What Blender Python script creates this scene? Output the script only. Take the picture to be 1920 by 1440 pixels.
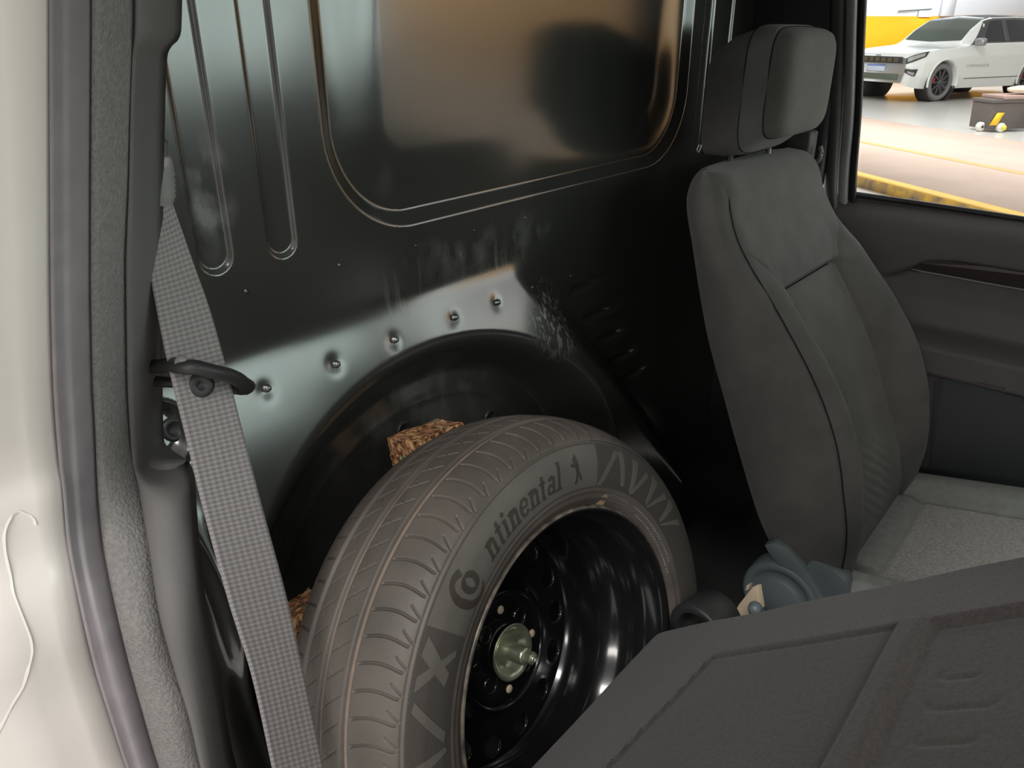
import bpy, bmesh, math, random
import numpy as np
from mathutils import Vector, Matrix

for o in list(bpy.data.objects): bpy.data.objects.remove(o)
SC = bpy.context.scene
COL = SC.collection
random.seed(7); RNG = np.random.default_rng(7)

# ------------------------------------------------------------------ camera
# vehicle axes: +X forward, +Y towards the far (left) side, +Z up; the camera is the origin,
# the hall floor lies at z = -1.4
F = 1450.0; TH = math.radians(24.8); YAW = math.radians(39.6)
Hh = np.array([-math.sin(YAW), math.cos(YAW), 0.0]); Rr = np.array([math.cos(YAW), math.sin(YAW), 0.0]); Zz = np.array([0, 0, 1.0])
FW = Hh*math.cos(TH) - Zz*math.sin(TH); UP = Hh*math.sin(TH) + Zz*math.cos(TH)
cam = bpy.data.cameras.new('camera'); camo = bpy.data.objects.new('camera', cam); COL.objects.link(camo)
cam.sensor_width = 36.0; cam.lens = 36.0*F/1920.0; cam.clip_start = 0.01; cam.clip_end = 300
camo.matrix_world = Matrix(((Rr[0], UP[0], -FW[0], 0), (Rr[1], UP[1], -FW[1], 0), (Rr[2], UP[2], -FW[2], 0), (0, 0, 0, 1)))
SC.camera = camo

# ------------------------------------------------------------------ light
world = bpy.data.worlds.new('hall_light'); SC.world = world; world.use_nodes = True
bg = world.node_tree.nodes['Background']; bg.inputs[0].default_value = (1.0, 0.985, 0.95, 1); bg.inputs[1].default_value = 0.72
SC.view_settings.view_transform = 'Standard'; SC.view_settings.look = 'None'
SC.view_settings.exposure = 0.0; SC.view_settings.gamma = 1.0; SC.view_settings.use_curve_mapping = False
def area(name, loc, size, power, target, col=(1, 1, 1)):
    l = bpy.data.lights.new(name, 'AREA'); l.shape = 'RECTANGLE'; l.size = size[0]; l.size_y = size[1]; l.energy = power; l.color = col
    o = bpy.data.objects.new(name, l); COL.objects.link(o); o.location = loc
    o.rotation_euler = (Vector(target)-Vector(loc)).to_track_quat('-Z', 'Y').to_euler()
    return o
# unseen area lights added to brighten the seats, jamb, hall floor and walls
area('hall_fill', (1.8, -6.5, 2.5), (3.0, 0.8), 130, (-0.3, 1.0, -0.5), (1.0, 0.95, 0.90))  # added to reach under the roof edge and light the seats
area('hall_fill', (0.8, -2.2, 3.2), (2.4, 0.5), 140, (0.2, 0.3, -0.8), (1.0, 0.97, 0.93))
area('hall_fill', (13.5, 13.0, 3.2), (4.0, 0.8), 1300, (16.5, 16.3, 0.0), (1.0, 0.92, 0.82))  # added wall washer, strengthens the warm reflection in the bulkhead
area('hall_fill', (-3.0, 12.0, 4.2), (3.0, 1.0), 520, (-3.0, 12.0, -1.4), (1.0, 0.98, 0.95))
area('hall_fill', (-3.7, 22.0, 3.6), (9.0, 0.8), 800, (-7.2, 25.8, 0.4), (0.97, 0.98, 1.0))  # added to brighten the far wall, out of view

# ------------------------------------------------------------------ projection helpers (pixel of the 1920x1440 frame -> point on a real surface)
def ray(px, py): return FW + Rr*((px-960)/F) + UP*((720-py)/F)
def onx(px, py, x): d = ray(px, py); return d*(x/d[0])
def ony(px, py, y): d = ray(px, py); return d*(y/d[1])
def onz(px, py, z): d = ray(px, py); return d*(z/d[2])
def onpl(px, py, p0, n): d = ray(px, py); return d*(np.dot(p0, n)/np.dot(d, n))
def sstep(a, b, x): t = np.clip((x-a)/(b-a), 0, 1); return t*t*(3-2*t)
def cr(xs, ys, q):
    """smooth (monotone cubic) interpolation"""
    xs = np.asarray(xs, float); ys = np.asarray(ys, float); q = np.asarray(q, float)
    d = np.diff(ys)/np.diff(xs); m = np.zeros_like(ys); m[1:-1] = np.where(d[:-1]*d[1:] > 0, 2*d[:-1]*d[1:]/(d[:-1]+d[1:]+1e-30), 0); m[0] = d[0]; m[-1] = d[-1]
    i = np.clip(np.searchsorted(xs, q)-1, 0, len(xs)-2); hh = xs[i+1]-xs[i]; t = np.clip((q-xs[i])/hh, 0, 1)
    return ((1+2*t)*(1-t)**2)*ys[i] + t*(1-t)**2*hh*m[i] + t*t*(3-2*t)*ys[i+1] + t*t*(t-1)*hh*m[i+1]

# ------------------------------------------------------------------ object helpers
ORG = {}
def tag(o, label=None, cat=None, group=None, kind=None):
    if label: o['label'] = label
    if cat: o['category'] = cat
    if group: o['group'] = group
    if kind: o['kind'] = kind
    return o
def thing(name, label, cat, loc=(0, 0, 0), group=None, kind=None):
    o = bpy.data.objects.new(name, None); COL.objects.link(o); o.location = loc; o.empty_display_size = 0.05
    ORG[o] = np.array(loc, float); return tag(o, label, cat, group, kind)
def link(name, me, mat, parent=None, smooth=True, label=None):
    if mat is not None and not len(me.materials):
        for m in (mat if isinstance(mat, (list, tuple)) else [mat]): me.materials.append(m)
    if smooth: me.polygons.foreach_set('use_smooth', [True]*len(me.polygons))
    o = bpy.data.objects.new(name, me); COL.objects.link(o)
    if parent is not None: o.parent = parent; ORG[o] = ORG.get(parent, np.zeros(3))
    else: ORG[o] = np.zeros(3)
    if label: o['label'] = label
    return o
def mesh(name, V, Fc, mat, parent=None, smooth=True, label=None, mi=None, uv=None, sharp=None):
    """vertices in world coordinates"""
    V = np.asarray(V, float).reshape(-1, 3)
    if parent is not None: V = V - ORG.get(parent, np.zeros(3))
    me = bpy.data.meshes.new(name)
    Fc = np.asarray(Fc, dtype=object) if not isinstance(Fc, np.ndarray) else Fc
    if isinstance(Fc, np.ndarray) and Fc.dtype != object:
        n = len(Fc); k = Fc.shape[1]
        me.vertices.add(len(V)); me.vertices.foreach_set('co', V.astype(np.float32).ravel())
        me.loops.add(n*k); me.loops.foreach_set('vertex_index', Fc.astype(np.int32).ravel())
        me.polygons.add(n); me.polygons.foreach_set('loop_start', np.arange(0, n*k, k, dtype=np.int32)); me.polygons.foreach_set('loop_total', np.full(n, k, np.int32))
        me.update(calc_edges=True)
    else:
        me.from_pydata([tuple(v) for v in V], [], [tuple(f) for f in Fc]); me.update()
    if uv is not None:
        ul = me.uv_layers.new(name='UVMap'); li = np.zeros(len(me.loops), np.int32); me.loops.foreach_get('vertex_index', li)
        ul.data.foreach_set('uv', np.asarray(uv, np.float32)[li].ravel())
    o = link(name, me, mat, parent, smooth, label)
    if mi is not None: me.polygons.foreach_set('material_index', np.asarray(mi, np.int32))
    if sharp:
        try: me.set_sharp_from_angle(angle=math.radians(sharp))
        except Exception: pass
    return o
def gridf(nu, nv, cu=False, cv=False):
    i = np.arange(nu if cu else nu-1); j = np.arange(nv if cv else nv-1); I, J = np.meshgrid(i, j, indexing='ij'); I = I.ravel(); J = J.ravel()
    I2 = (I+1) % nu; J2 = (J+1) % nv
    return np.stack([I*nv+J, I2*nv+J, I2*nv+J2, I*nv+J2], 1)
def grid(name, P, mat, parent=None, cu=False, cv=False, flip=False, **k):
    nu, nv = P.shape[:2]; f = gridf(nu, nv, cu, cv)
    if flip: f = f[:, ::-1]
    return mesh(name, P.reshape(-1, 3), f, mat, parent, **k)
def fr(p0, ax, ref=(0, 0, 1)):
    ax = np.asarray(ax, float); ax = ax/np.linalg.norm(ax); ref = np.asarray(ref, float)
    if abs(ax@ref) > .98: ref = np.array([1., 0, 0])
    e1 = np.cross(ref, ax); e1 /= np.linalg.norm(e1); return np.asarray(p0, float), ax, e1, np.cross(ax, e1)
def lathe(name, prof, frame, mat, parent=None, n=48, a0=0, a1=2*math.pi, **k):
    """prof: (radius, offset along axis)"""
    p0, ax, e1, e2 = frame; closed = abs(a1-a0-2*math.pi) < 1e-6
    A = np.linspace(a0, a1, n, endpoint=not closed); pr = np.asarray(prof, float)
    P = p0 + ax*pr[None, :, 1, None] + pr[None, :, 0, None]*(np.cos(A)[:, None, None]*e1+np.sin(A)[:, None, None]*e2)
    return grid(name, P, mat, parent, cu=closed, **k)
def tube_pts(pts, rad, m=10, flat=1.0, ref=(0, 0, 1)):
    pts = np.asarray(pts, float); n = len(pts); rad = np.broadcast_to(rad, (n,))
    T = np.gradient(pts, axis=0); T /= np.linalg.norm(T, axis=1)[:, None]
    e1 = np.cross(np.asarray(ref, float), T); e1 /= np.linalg.norm(e1, axis=1)[:, None]+1e-12; e2 = np.cross(T, e1)
    a = np.linspace(0, 2*math.pi, m, endpoint=False)
    return pts[:, None]+rad[:, None, None]*(np.cos(a)[None, :, None]*e1[:, None]+flat*np.sin(a)[None, :, None]*e2[:, None])
def smooth_path(pts, n):
    pts = np.asarray(pts, float); t = np.arange(len(pts)); q = np.linspace(0, len(pts)-1, n)
    return np.stack([cr(t, pts[:, i], q) for i in range(3)], 1)
def tube(name, pts, rad, mat, parent=None, m=10, flat=1.0, ref=(0, 0, 1), **k):
    P = tube_pts(pts, rad, m, flat, ref); n = len(P); f = [tuple(x) for x in gridf(n, m, False, True)]
    f.append(tuple(range(m))[::-1]); f.append(tuple((n-1)*m+i for i in range(m)))
    return mesh(name, P.reshape(-1, 3), f, mat, parent, **k)
def rbox(name, c, size, mat, parent=None, r=0.01, seg=3, M=None, **k):
    """rounded box; M: 3x3 rows = local axes in world"""
    bm = bmesh.new(); bmesh.ops.create_cube(bm, size=1)
    for v in bm.verts: v.co = Vector((v.co.x*size[0], v.co.y*size[1], v.co.z*size[2]))
    if r > 0: bmesh.ops.bevel(bm, geom=list(bm.edges), offset=min(r, .49*min(size)), segments=seg, affect='EDGES', profile=.5)
    V = np.array([v.co[:] for v in bm.verts]); fc = [[v.index for v in f.verts] for f in bm.faces]; bm.verts.index_update(); bm.free()
    if M is not None: V = V@np.asarray(M)
    return mesh(name, V+np.asarray(c, float), fc, mat, parent, **k)
def prism(name, poly, base, e1, e2, ex, depth, mat, parent=None, bev=0.0, seg=2, **k):
    """2-D outline in (e1,e2) at base, extruded by depth along ex"""
    base, e1, e2, ex = [np.asarray(a, float) for a in (base, e1, e2, ex)]
    bm = bmesh.new(); vs = [bm.verts.new(Vector(base+e1*a+e2*b)) for a, b in poly]; f = bm.faces.new(vs)
    r = bmesh.ops.extrude_face_region(bm, geom=[f]); nv = [g for g in r['geom'] if isinstance(g, bmesh.types.BMVert)]
    bmesh.ops.translate(bm, verts=nv, vec=Vector(ex*depth)); bmesh.ops.recalc_face_normals(bm, faces=list(bm.faces))
    if bev > 0: bmesh.ops.bevel(bm, geom=list(bm.edges), offset=bev, segments=seg, affect='EDGES', profile=.5)
    bm.verts.index_update(); V = np.array([v.co[:] for v in bm.verts]); fc = [[v.index for v in g.verts] for g in bm.faces]; bm.free()
    return mesh(name, V, fc, mat, parent, **k)

# ------------------------------------------------------------------ materials
MATS = {}
def mat(name, col, rough=.5, metal=0., spec=.5, coat=0., n_scale=0, n_amt=0., col2=None, bump=0., b_scale=200., rough_amt=0., emit=None, sheen=0.):
    m = bpy.data.materials.new(name); m.use_nodes = True; nt = m.node_tree; b = nt.nodes['Principled BSDF']
    b.inputs['Base Color'].default_value = (*col, 1); b.inputs['Roughness'].default_value = rough; b.inputs['Metallic'].default_value = metal
    b.inputs['Specular IOR Level'].default_value = spec; b.inputs['Coat Weight'].default_value = coat; b.inputs['Coat Roughness'].default_value = .08
    b.inputs['Sheen Weight'].default_value = sheen
    tc = nt.nodes.new('ShaderNodeTexCoord')
    if n_scale:
        n = nt.nodes.new('ShaderNodeTexNoise'); n.inputs['Scale'].default_value = n_scale; n.inputs['Detail'].default_value = 6; nt.links.new(tc.outputs['Object'], n.inputs['Vector'])
        mx = nt.nodes.new('ShaderNodeMix'); mx.data_type = 'RGBA'; c2 = col2 or tuple(min(1, c*(1+n_amt)) for c in col)
        rp = nt.nodes.new('ShaderNodeValToRGB'); rp.color_ramp.elements[0].position = .35; rp.color_ramp.elements[1].position = .68
        nt.links.new(n.outputs[0], rp.inputs[0]); nt.links.new(rp.outputs[0], mx.inputs[0])
        mx.inputs[6].default_value = (*col, 1); mx.inputs[7].default_value = (*c2, 1); nt.links.new(mx.outputs[2], b.inputs['Base Color'])
        if rough_amt:
            mr = nt.nodes.new('ShaderNodeMapRange'); mr.inputs[3].default_value = rough-rough_amt; mr.inputs[4].default_value = rough+rough_amt
            nt.links.new(n.outputs[0], mr.inputs[0]); nt.links.new(mr.outputs[0], b.inputs['Roughness'])
    if bump:
        n = nt.nodes.new('ShaderNodeTexNoise'); n.inputs['Scale'].default_value = b_scale; n.inputs['Detail'].default_value = 3; nt.links.new(tc.outputs['Object'], n.inputs['Vector'])
        bp = nt.nodes.new('ShaderNodeBump'); bp.inputs['Strength'].default_value = bump; bp.inputs['Distance'].default_value = .002
        nt.links.new(n.outputs[0], bp.inputs['Height']); nt.links.new(bp.outputs[0], b.inputs['Normal'])
    if emit: b.inputs['Emission Color'].default_value = (*emit[:3], 1); b.inputs['Emission Strength'].default_value = emit[3]
    MATS[name] = m; return m
def P_(m): return m.node_tree.nodes['Principled BSDF']
# fabrics
FAB = mat('seat_fabric_black', (0.0984, 0.0960, 0.0904), .9, spec=.25, n_scale=18, n_amt=.25, bump=.35, b_scale=900, sheen=.15)
FAB2 = mat('seat_fabric_insert', (0.1193, 0.1168, 0.1075), .9, spec=.25, n_scale=12, n_amt=.3, bump=.5, b_scale=1300, sheen=.15)
def worn(m, c, sc):
    nt = m.node_tree; b = P_(m); L = nt.links.new; N = nt.nodes.new; tc = N('ShaderNodeTexCoord'); lk = b.inputs['Base Color'].links[0].from_socket
    v = N('ShaderNodeVectorMath'); v.operation = 'SUBTRACT'; L(tc.outputs['Object'], v.inputs[0]); v.inputs[1].default_value = c
    d = N('ShaderNodeVectorMath'); d.operation = 'DIVIDE'; L(v.outputs[0], d.inputs[0]); d.inputs[1].default_value = sc
    l = N('ShaderNodeVectorMath'); l.operation = 'LENGTH'; L(d.outputs[0], l.inputs[0]); r = N('ShaderNodeMapRange'); r.inputs[1].default_value = .4; r.inputs[2].default_value = 1.; r.inputs[3].default_value = .45; r.inputs[4].default_value = 0; L(l.outputs['Value'], r.inputs[0])
    mp = N('ShaderNodeMapping'); mp.inputs['Rotation'].default_value = (math.radians(35), 0, 0); L(v.outputs[0], mp.inputs[0]); w = N('ShaderNodeTexWave'); w.bands_direction = 'Z'; w.inputs['Scale'].default_value = 16; w.inputs['Distortion'].default_value = 2.; w.inputs['Detail'].default_value = 3; L(mp.outputs[0], w.inputs['Vector'])
    mu = N('ShaderNodeMath'); mu.operation = 'MULTIPLY'; L(r.outputs[0], mu.inputs[0]); L(w.outputs[1], mu.inputs[1]); mx = N('ShaderNodeMix'); mx.data_type = 'RGBA'; L(mu.outputs[0], mx.inputs[0]); L(lk, mx.inputs[6]); mx.inputs[7].default_value = (.26, .27, .25, 1); L(mx.outputs[2], b.inputs['Base Color'])
worn(FAB2, (-.25, 0., .255), (.2, .12, .10))
FAB3 = mat('seat_fabric_grey', (0.3536, 0.3653, 0.3432), .9, spec=.25, n_scale=60, n_amt=.2, bump=.3, b_scale=900, sheen=.1)
CUSH = mat('cushion_fabric_melange', (0.4992, 0.4784, 0.4576), .9, spec=.2, n_scale=220, n_amt=.5, bump=.4, b_scale=900)
CARPET = mat('seat_back_carpet', (0.0318, 0.0271, 0.0271), 1.0, spec=.1, n_scale=500, n_amt=.8, bump=.7, b_scale=900, sheen=.2)
CARPET2 = mat('seat_back_felt', (0.0362, 0.0325, 0.0310), 1.0, spec=.1, n_scale=260, n_amt=.45, bump=.4, b_scale=1200, sheen=.15)
SEAM = mat('seam_thread', (.02, .02, .02), .9, spec=.1)
# plastics
PL_DARK = mat('plastic_black', (.022, .022, .023), .45, spec=.5, bump=.15, b_scale=1500)
PL_GREY = mat('plastic_dark_grey', (0.077, 0.074, 0.074), .55, spec=.4, bump=.3, b_scale=1400)
PL_DOOR = mat('door_plastic', (.088, .080, .080), .55, spec=.45, n_scale=5, n_amt=.12, bump=.35, b_scale=1500)
PL_POCKET = mat('door_pocket_plastic', (.062, .066, .074), .6, spec=.4, bump=.3, b_scale=1500)
PL_TEAL = mat('recliner_plastic', (.17, .205, .215), .38, spec=.5, bump=.08, b_scale=1200)
GREYTRIM = mat('pillar_trim_grey', (0.195, 0.188, 0.183), .6, spec=.35, bump=.2, b_scale=900)
FELT = mat('flocked_seal', (0.1845, 0.1763, 0.1706), .9, spec=.2, n_scale=260, n_amt=.3, bump=1.0, b_scale=420)
RUBBER = mat('door_seal_rubber', (0.2415, 0.2195, 0.2342), .5, spec=.45, n_scale=40, n_amt=.15)
WHITE = mat('white_body_paint', (.72, .668, .63), .3, spec=.5, coat=.4)
HEADL = mat('headliner', (.35, .35, .33), .9)
CORK = mat('chip_foam', (.42, .22, .10), .9, spec=.2, n_scale=90, col2=(.10, .05, .03), bump=.8, b_scale=160)
ZINC = mat('zinc_yellow_plated', (.62, .66, .50), .28, metal=.85, n_scale=60, n_amt=.2)
STEELB = mat('wheel_black_enamel', (.008, .008, .009), .16, spec=.6, coat=.3, n_scale=25, n_amt=.3, rough_amt=.05)
CREAM = mat('cream_bracket', (.72, .58, .42), .55, n_scale=25, n_amt=.2)
CHROME = mat('bright_metal', (.6, .6, .58), .25, metal=1)
# ---- black painted sheet with dust, drips and scuffs
def black_paint():
    m = mat('bulkhead_black_paint', (.032, .032, .029), .2, spec=1.0); nt = m.node_tree; b = P_(m); L = nt.links.new; N = nt.nodes.new
    tc = N('ShaderNodeTexCoord')
    def noise(scale, sc=(1, 1, 1), det=6):
        mp = N('ShaderNodeMapping'); mp.inputs['Scale'].default_value = sc; L(tc.outputs['Object'], mp.inputs[0])
        n = N('ShaderNodeTexNoise'); n.inputs['Scale'].default_value = scale; n.inputs['Detail'].default_value = det; L(mp.outputs[0], n.inputs['Vector']); return n.outputs[0]
    def ramp(x, a, c, lo=0., hi=1.):
        r = N('ShaderNodeMapRange'); r.clamp = True; r.inputs[1].default_value = a; r.inputs[2].default_value = c; r.inputs[3].default_value = lo; r.inputs[4].default_value = hi; L(x, r.inputs[0]); return r.outputs[0]
    def mul(a, c, op='MULTIPLY'):
        n = N('ShaderNodeMath'); n.operation = op
        for i, s in enumerate((a, c)):
            if isinstance(s, (int, float)): n.inputs[i].default_value = s
            else: L(s, n.inputs[i])
        return n.outputs[0]
    def blob(c, sc):
        mp = N('ShaderNodeVectorMath'); mp.operation = 'SUBTRACT'; L(tc.outputs['Object'], mp.inputs[0]); mp.inputs[1].default_value = c
        ms = N('ShaderNodeVectorMath'); ms.operation = 'DIVIDE'; L(mp.outputs[0], ms.inputs[0]); ms.inputs[1].default_value = sc
        ln = N('ShaderNodeVectorMath'); ln.operation = 'LENGTH'; L(ms.outputs[0], ln.inputs[0]); return ramp(ln.outputs['Value'], .35, 1.0, 1., 0.)
    fine = ramp(noise(30, (1, 1, .6), 8), .45, .80)
    streak = ramp(noise(60, (1, 1, .06), 3), .56, .72)
    scr = ramp(noise(150, (1, 1, .3), 10), .50, .66)
    s1 = mul(blob((-.745, .985, -.445), (.3, .07, .075)), mul(scr, .5))                 # scuffed paint right of the arch
    s2 = mul(blob((-.76, .86, -.30), (.3, .20, .05)), mul(fine, .28))                      # smears below the pressed panel
    s3 = mul(blob((-.76, .80, -.325), (.3, .22, .05)), mul(streak, .22))                   # drip marks
    s4 = mul(blob((-.765, .424, -.165), (.3, .035, .075)), mul(fine, .35))                 # wiped dust in the groove
    s5 = mul(blob((-.77, .72, -.52), (.3, .25, .09)), mul(fine, .14))
    tot = mul(mul(mul(s1, s2, 'MAXIMUM'), mul(s3, s4, 'MAXIMUM'), 'MAXIMUM'), s5, 'MAXIMUM')
    mx = N('ShaderNodeMix'); mx.data_type = 'RGBA'; L(tot, mx.inputs[0]); mx.inputs[6].default_value = (.032, .032, .029, 1); mx.inputs[7].default_value = (.33, .34, .33, 1)
    L(mx.outputs[2], b.inputs['Base Color'])
    L(mul(ramp(noise(7), .2, .85, .15, .20), mul(tot, .6), 'ADD'), b.inputs['Roughness'])
    return m
BLACK = black_paint()
def tyre_mat(name, col, col2, rough):
    m = mat(name, col, rough, spec=.4, n_scale=14, col2=col2, bump=.12, b_scale=700, rough_amt=.08); return m
TYRE = tyre_mat('tyre_rubber', (.074, .065, .057), (.105, .091, .080), .5)
TYRE_D = tyre_mat('tyre_rubber_letters', (.036, .031, .027), (.046, .040, .035), .5)
TYRE_S = tyre_mat('tyre_sidewall_panel', (.090, .085, .075), (.110, .103, .090), .55)
DUST = mat('tyre_groove_dust', (.165, .128, .102), .9, n_scale=60, n_amt=.3)
def webbing():
    m = mat('belt_webbing', (.20, .185, .185), .75, spec=.35, sheen=.15); nt = m.node_tree; b = P_(m); L = nt.links.new; N = nt.nodes.new
    uv = N('ShaderNodeUVMap'); 
    def wave(sx, sy, dirn='X'):
        mp = N('ShaderNodeMapping'); mp.inputs['Scale'].default_value = (sx, sy, 1); L(uv.outputs[0], mp.inputs[0])
        w = N('ShaderNodeTexWave'); w.bands_direction = dirn; w.inputs['Scale'].default_value = 1.0; w.inputs['Distortion'].default_value = .6; L(mp.outputs[0], w.inputs['Vector']); return w.outputs[1]
    a = wave(58, 0); c = wave(40, 150, 'DIAGONAL')
    mu = N('ShaderNodeMath'); mu.operation = 'MULTIPLY_ADD'; L(a, mu.inputs[0]); mu.inputs[1].default_value = .6; L(c, mu.inputs[2])
    bp = N('ShaderNodeBump'); bp.inputs['Strength'].default_value = .55; bp.inputs['Distance'].default_value = .0008; L(mu.outputs[0], bp.inputs['Height']); L(bp.outputs[0], b.inputs['Normal'])
    mx = N('ShaderNodeMix'); mx.data_type = 'RGBA'; mr = N('ShaderNodeMapRange'); mr.inputs[1].default_value = .2; mr.inputs[2].default_value = 1.5; L(mu.outputs[0], mr.inputs[0]); L(mr.outputs[0], mx.inputs[0])
    mx.inputs[6].default_value = (.17, .157, .158, 1); mx.inputs[7].default_value = (.30, .278, .278, 1); L(mx.outputs[2], b.inputs['Base Color']); return m
WEB = webbing()
def glass(name, tint=(1, 1, 1), refl=.08):
    m = bpy.data.materials.new(name); m.use_nodes = True; nt = m.node_tree; nt.nodes.clear()
    t = nt.nodes.new('ShaderNodeBsdfTransparent'); t.inputs[0].default_value = (*tint, 1); g = nt.nodes.new('ShaderNodeBsdfGlossy'); g.inputs['Roughness'].default_value = .02
    mx = nt.nodes.new('ShaderNodeMixShader'); mx.inputs[0].default_value = refl; o = nt.nodes.new('ShaderNodeOutputMaterial')
    nt.links.new(t.outputs[0], mx.inputs[1]); nt.links.new(g.outputs[0], mx.inputs[2]); nt.links.new(mx.outputs[0], o.inputs[0]); return m
GLASS = glass('window_glass', (.97, .99, .98), .05)
# hall
HFLOOR = mat('hall_floor_pale', (.66, .65, .625), .25, n_scale=1.2, n_amt=.06)
LANE = mat('lane_beige_paint', (.60, .47, .40), .8, spec=.2, n_scale=1.5, n_amt=.12)
YEL = mat('yellow_wall_paint', (.80, .37, .003), .6)
YLINE = mat('yellow_line_paint', (.85, .50, .08), .6, n_scale=6, n_amt=.1)
OLINE = mat('orange_line_paint', (.80, .45, .18), .6, n_scale=6, n_amt=.15)
KERBF = mat('worn_kerb_paint', (.72, .42, .06), .7, n_scale=9, col2=(.22, .17, .12))
HWHITE = mat('hall_wall_white', (.82, .87, .95), .8)
DARKSLOT = mat('dark_slot', (.06, .08, .07), .7)

# ================================================================== THE CAB SHELL
# ---- rear bulkhead: one pressed sheet, x as a function of (y, z)
def capsule(y, z, y0, y1, zb): # vertical slot open at the top
    r = (y1-y0)/2; c = (y0+y1)/2; zz = np.where(z > zb+r, 0, z-(zb+r)); return np.hypot(y-c, zz)-r
def bulk(y, z):
    y = np.asarray(y, float); z = np.asarray(z, float); x = np.full(np.broadcast(y, z).shape, -.76)
    sp = lambda t, s: s*np.logaddexp(0, t/s)
    # pressed grooves either side of the panel
    for y0, y1, zb in ((.401, .442, -.243), (.486, .526, -.243), (1.498, 1.538, -.240), (1.585, 1.625, -.240)):
        x = x - .005*(1-sstep(-.0048, .0006, capsule(y, z, y0, y1, zb)))
    # big pressed panel
    yc, hw, zc, hh_, r = 1.015, .4375, .30, .541, .135
    dx = np.abs(y-yc)-(hw-r); dz = np.abs(z-zc)-(hh_-r); d = np.hypot(np.maximum(dx, 0), np.maximum(dz, 0))+np.minimum(np.maximum(dx, dz), 0)-r
    x = x - .012*np.clip(-d/.018, 0, 1)
    x = x + np.where(d < 0, -.024*(y-1.015)+.018*(z+.05), 0)*sstep(-.018, -.10, d)   # slight tilt added to shift the headrest's reflection in the panel
    # bulge with the flange, and the well for the spare wheel
    yb = .955+.79*np.clip(-.36-z, 0, .55); m = 1-sstep(yb-.045, yb+.05+.12*np.clip(-.42-z, 0, .5), y)
    t = -.338-z; S = .37*sp(t, .008)-.25*sp(t-.235, .02)
    P = -.016+.11*np.clip(-.42-z, 0, 1)
    dzz = np.where(z > -.745, z+.745, 0); q = np.hypot((y-.70)/.40, dzz/.335); dd = (q-1)*.35
    k = sstep(-.07, .012, dd)
    x = x + m*(P*(1-k)+S*k)
    # shallow crease inside the well
    x = x + m*.0016*np.exp(-((dd+.10)/.007)**2)
    # pocket round the plug near the belt
    pd = np.hypot((y-.318)/.034, (z+.392)/.036); x = x - .020*(1-sstep(.6, 1.05, pd))
    # stud dimples
    for sy in (.446, .547, .647, .763, .858): x = x - .0014*np.exp(-(((y-sy)/.010)**2+((z+.386)/.010)**2))
    # ridge low on the near side
    yr = .318+.030*np.clip((-.60-z)/.27, 0, 1)**1.6; x = x + .018*np.exp(-((y-yr)/.011)**2)*sstep(-.46, -.56, z)
    # louvres
    for i, (ly, lz) in enumerate(((1.082, -.437), (1.127, -.502), (1.172, -.562), (1.222, -.622), (1.27, -.68))):
        u = (z-lz)/.020; g = np.where((u > -.12) & (u < 1), np.clip(1-u, 0, 1)*sstep(-.12, .05, u), 0); x = x - .013*g*sstep(ly-.004, ly+.006, y)*(1-sstep(ly+.03, ly+.145, y))
    return x
ys = np.concatenate([np.arange(.262, .56, .002), np.arange(.56, 1.66, .0026), np.arange(1.66, 1.735, .01)]); zs = np.concatenate([np.arange(-1.075, -.70, .006), np.arange(-.70, .07, .0024), np.arange(.07, .25, .006)])
ys = ys[np.concatenate([[True], np.diff(ys) > .0012])]; zs = zs[np.concatenate([[True], np.diff(zs) > .0012])]
YY, ZZ = np.meshgrid(ys, zs, indexing='ij'); XX = bulk(YY, ZZ)
wall_rear = grid('wall_rear', np.stack([XX, YY, ZZ], -1), BLACK, flip=False)
tag(wall_rear, 'glossy black pressed-steel bulkhead behind the seats', 'bulkhead', kind='structure')
def hitb(px, py):
    x = -.76
    for _ in range(40): p = onx(px, py, x); x = .5*x+.5*float(bulk(p[1], p[2]))
    p = onx(px, py, x); return p
def bnorm(y, z, e=.004):
    gx = (bulk(y+e, z)-bulk(y-e, z))/(2*e); gz = (bulk(y, z+e)-bulk(y, z-e))/(2*e); n = np.array([1., -float(gx), -float(gz)]); return n/np.linalg.norm(n)
STUDM = mat('stud_zinc_grey', (.30, .31, .31), .3, metal=.9)
for q in ((500, 728), (630, 683), (740, 637), (852, 595), (932, 567)):
    p = hitb(*q); n = bnorm(p[1], p[2], .02)
    s = lathe('stud', [(.0001, .0065), (.0024, .0062), (.0040, .0048), (.0042, .002), (.0050, .0015), (.0050, -.006)], fr(p, n), STUDM, wall_rear, n=14)
for q in ((462, 546), (637, 497), (780, 460), (890, 432), (985, 408), (1070, 517), (998, 538)):
    p = hitb(*q); r_ = .0028 if q != (998, 538) else .0042
    lathe('dimple', [(.0001, r_*.75), (r_*.5, r_*.6), (r_*.85, r_*.25), (r_*1.1, -.001)], fr(p, bnorm(p[1], p[2])), BLACK, wall_rear, n=12)
for q, r_ in (((757, 806), .0125), ((919, 783), .0135)):       # blanking plugs inside the well
    p = hitb(*q); f = fr(p, bnorm(p[1], p[2]))
    lathe('blanking_plug', [(.0001, .0015), (r_*.8, .0015), (r_*.86, .0035), (r_, .003), (r_*1.02, -.003)], f, PL_DARK, wall_rear, n=28)
p = hitb(325, 805); lathe('blanking_plug', [(.0001, .004), (.008, .0042), (.0085, .0055), (.0125, .0045), (.0135, .002), (.0138, -.004)], fr(p, (.93, -.1, .3)), PL_DARK, wall_rear, n=28)
# rib-shaped brace low on the right of the bulkhead
p0 = onx(1290, 1032, -.70); p1 = onx(1372, 940, -.735)
tube('brace_rod', [p0, .5*(p0+p1), p1], .0035, GREYTRIM, wall_rear, m=8)

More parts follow.
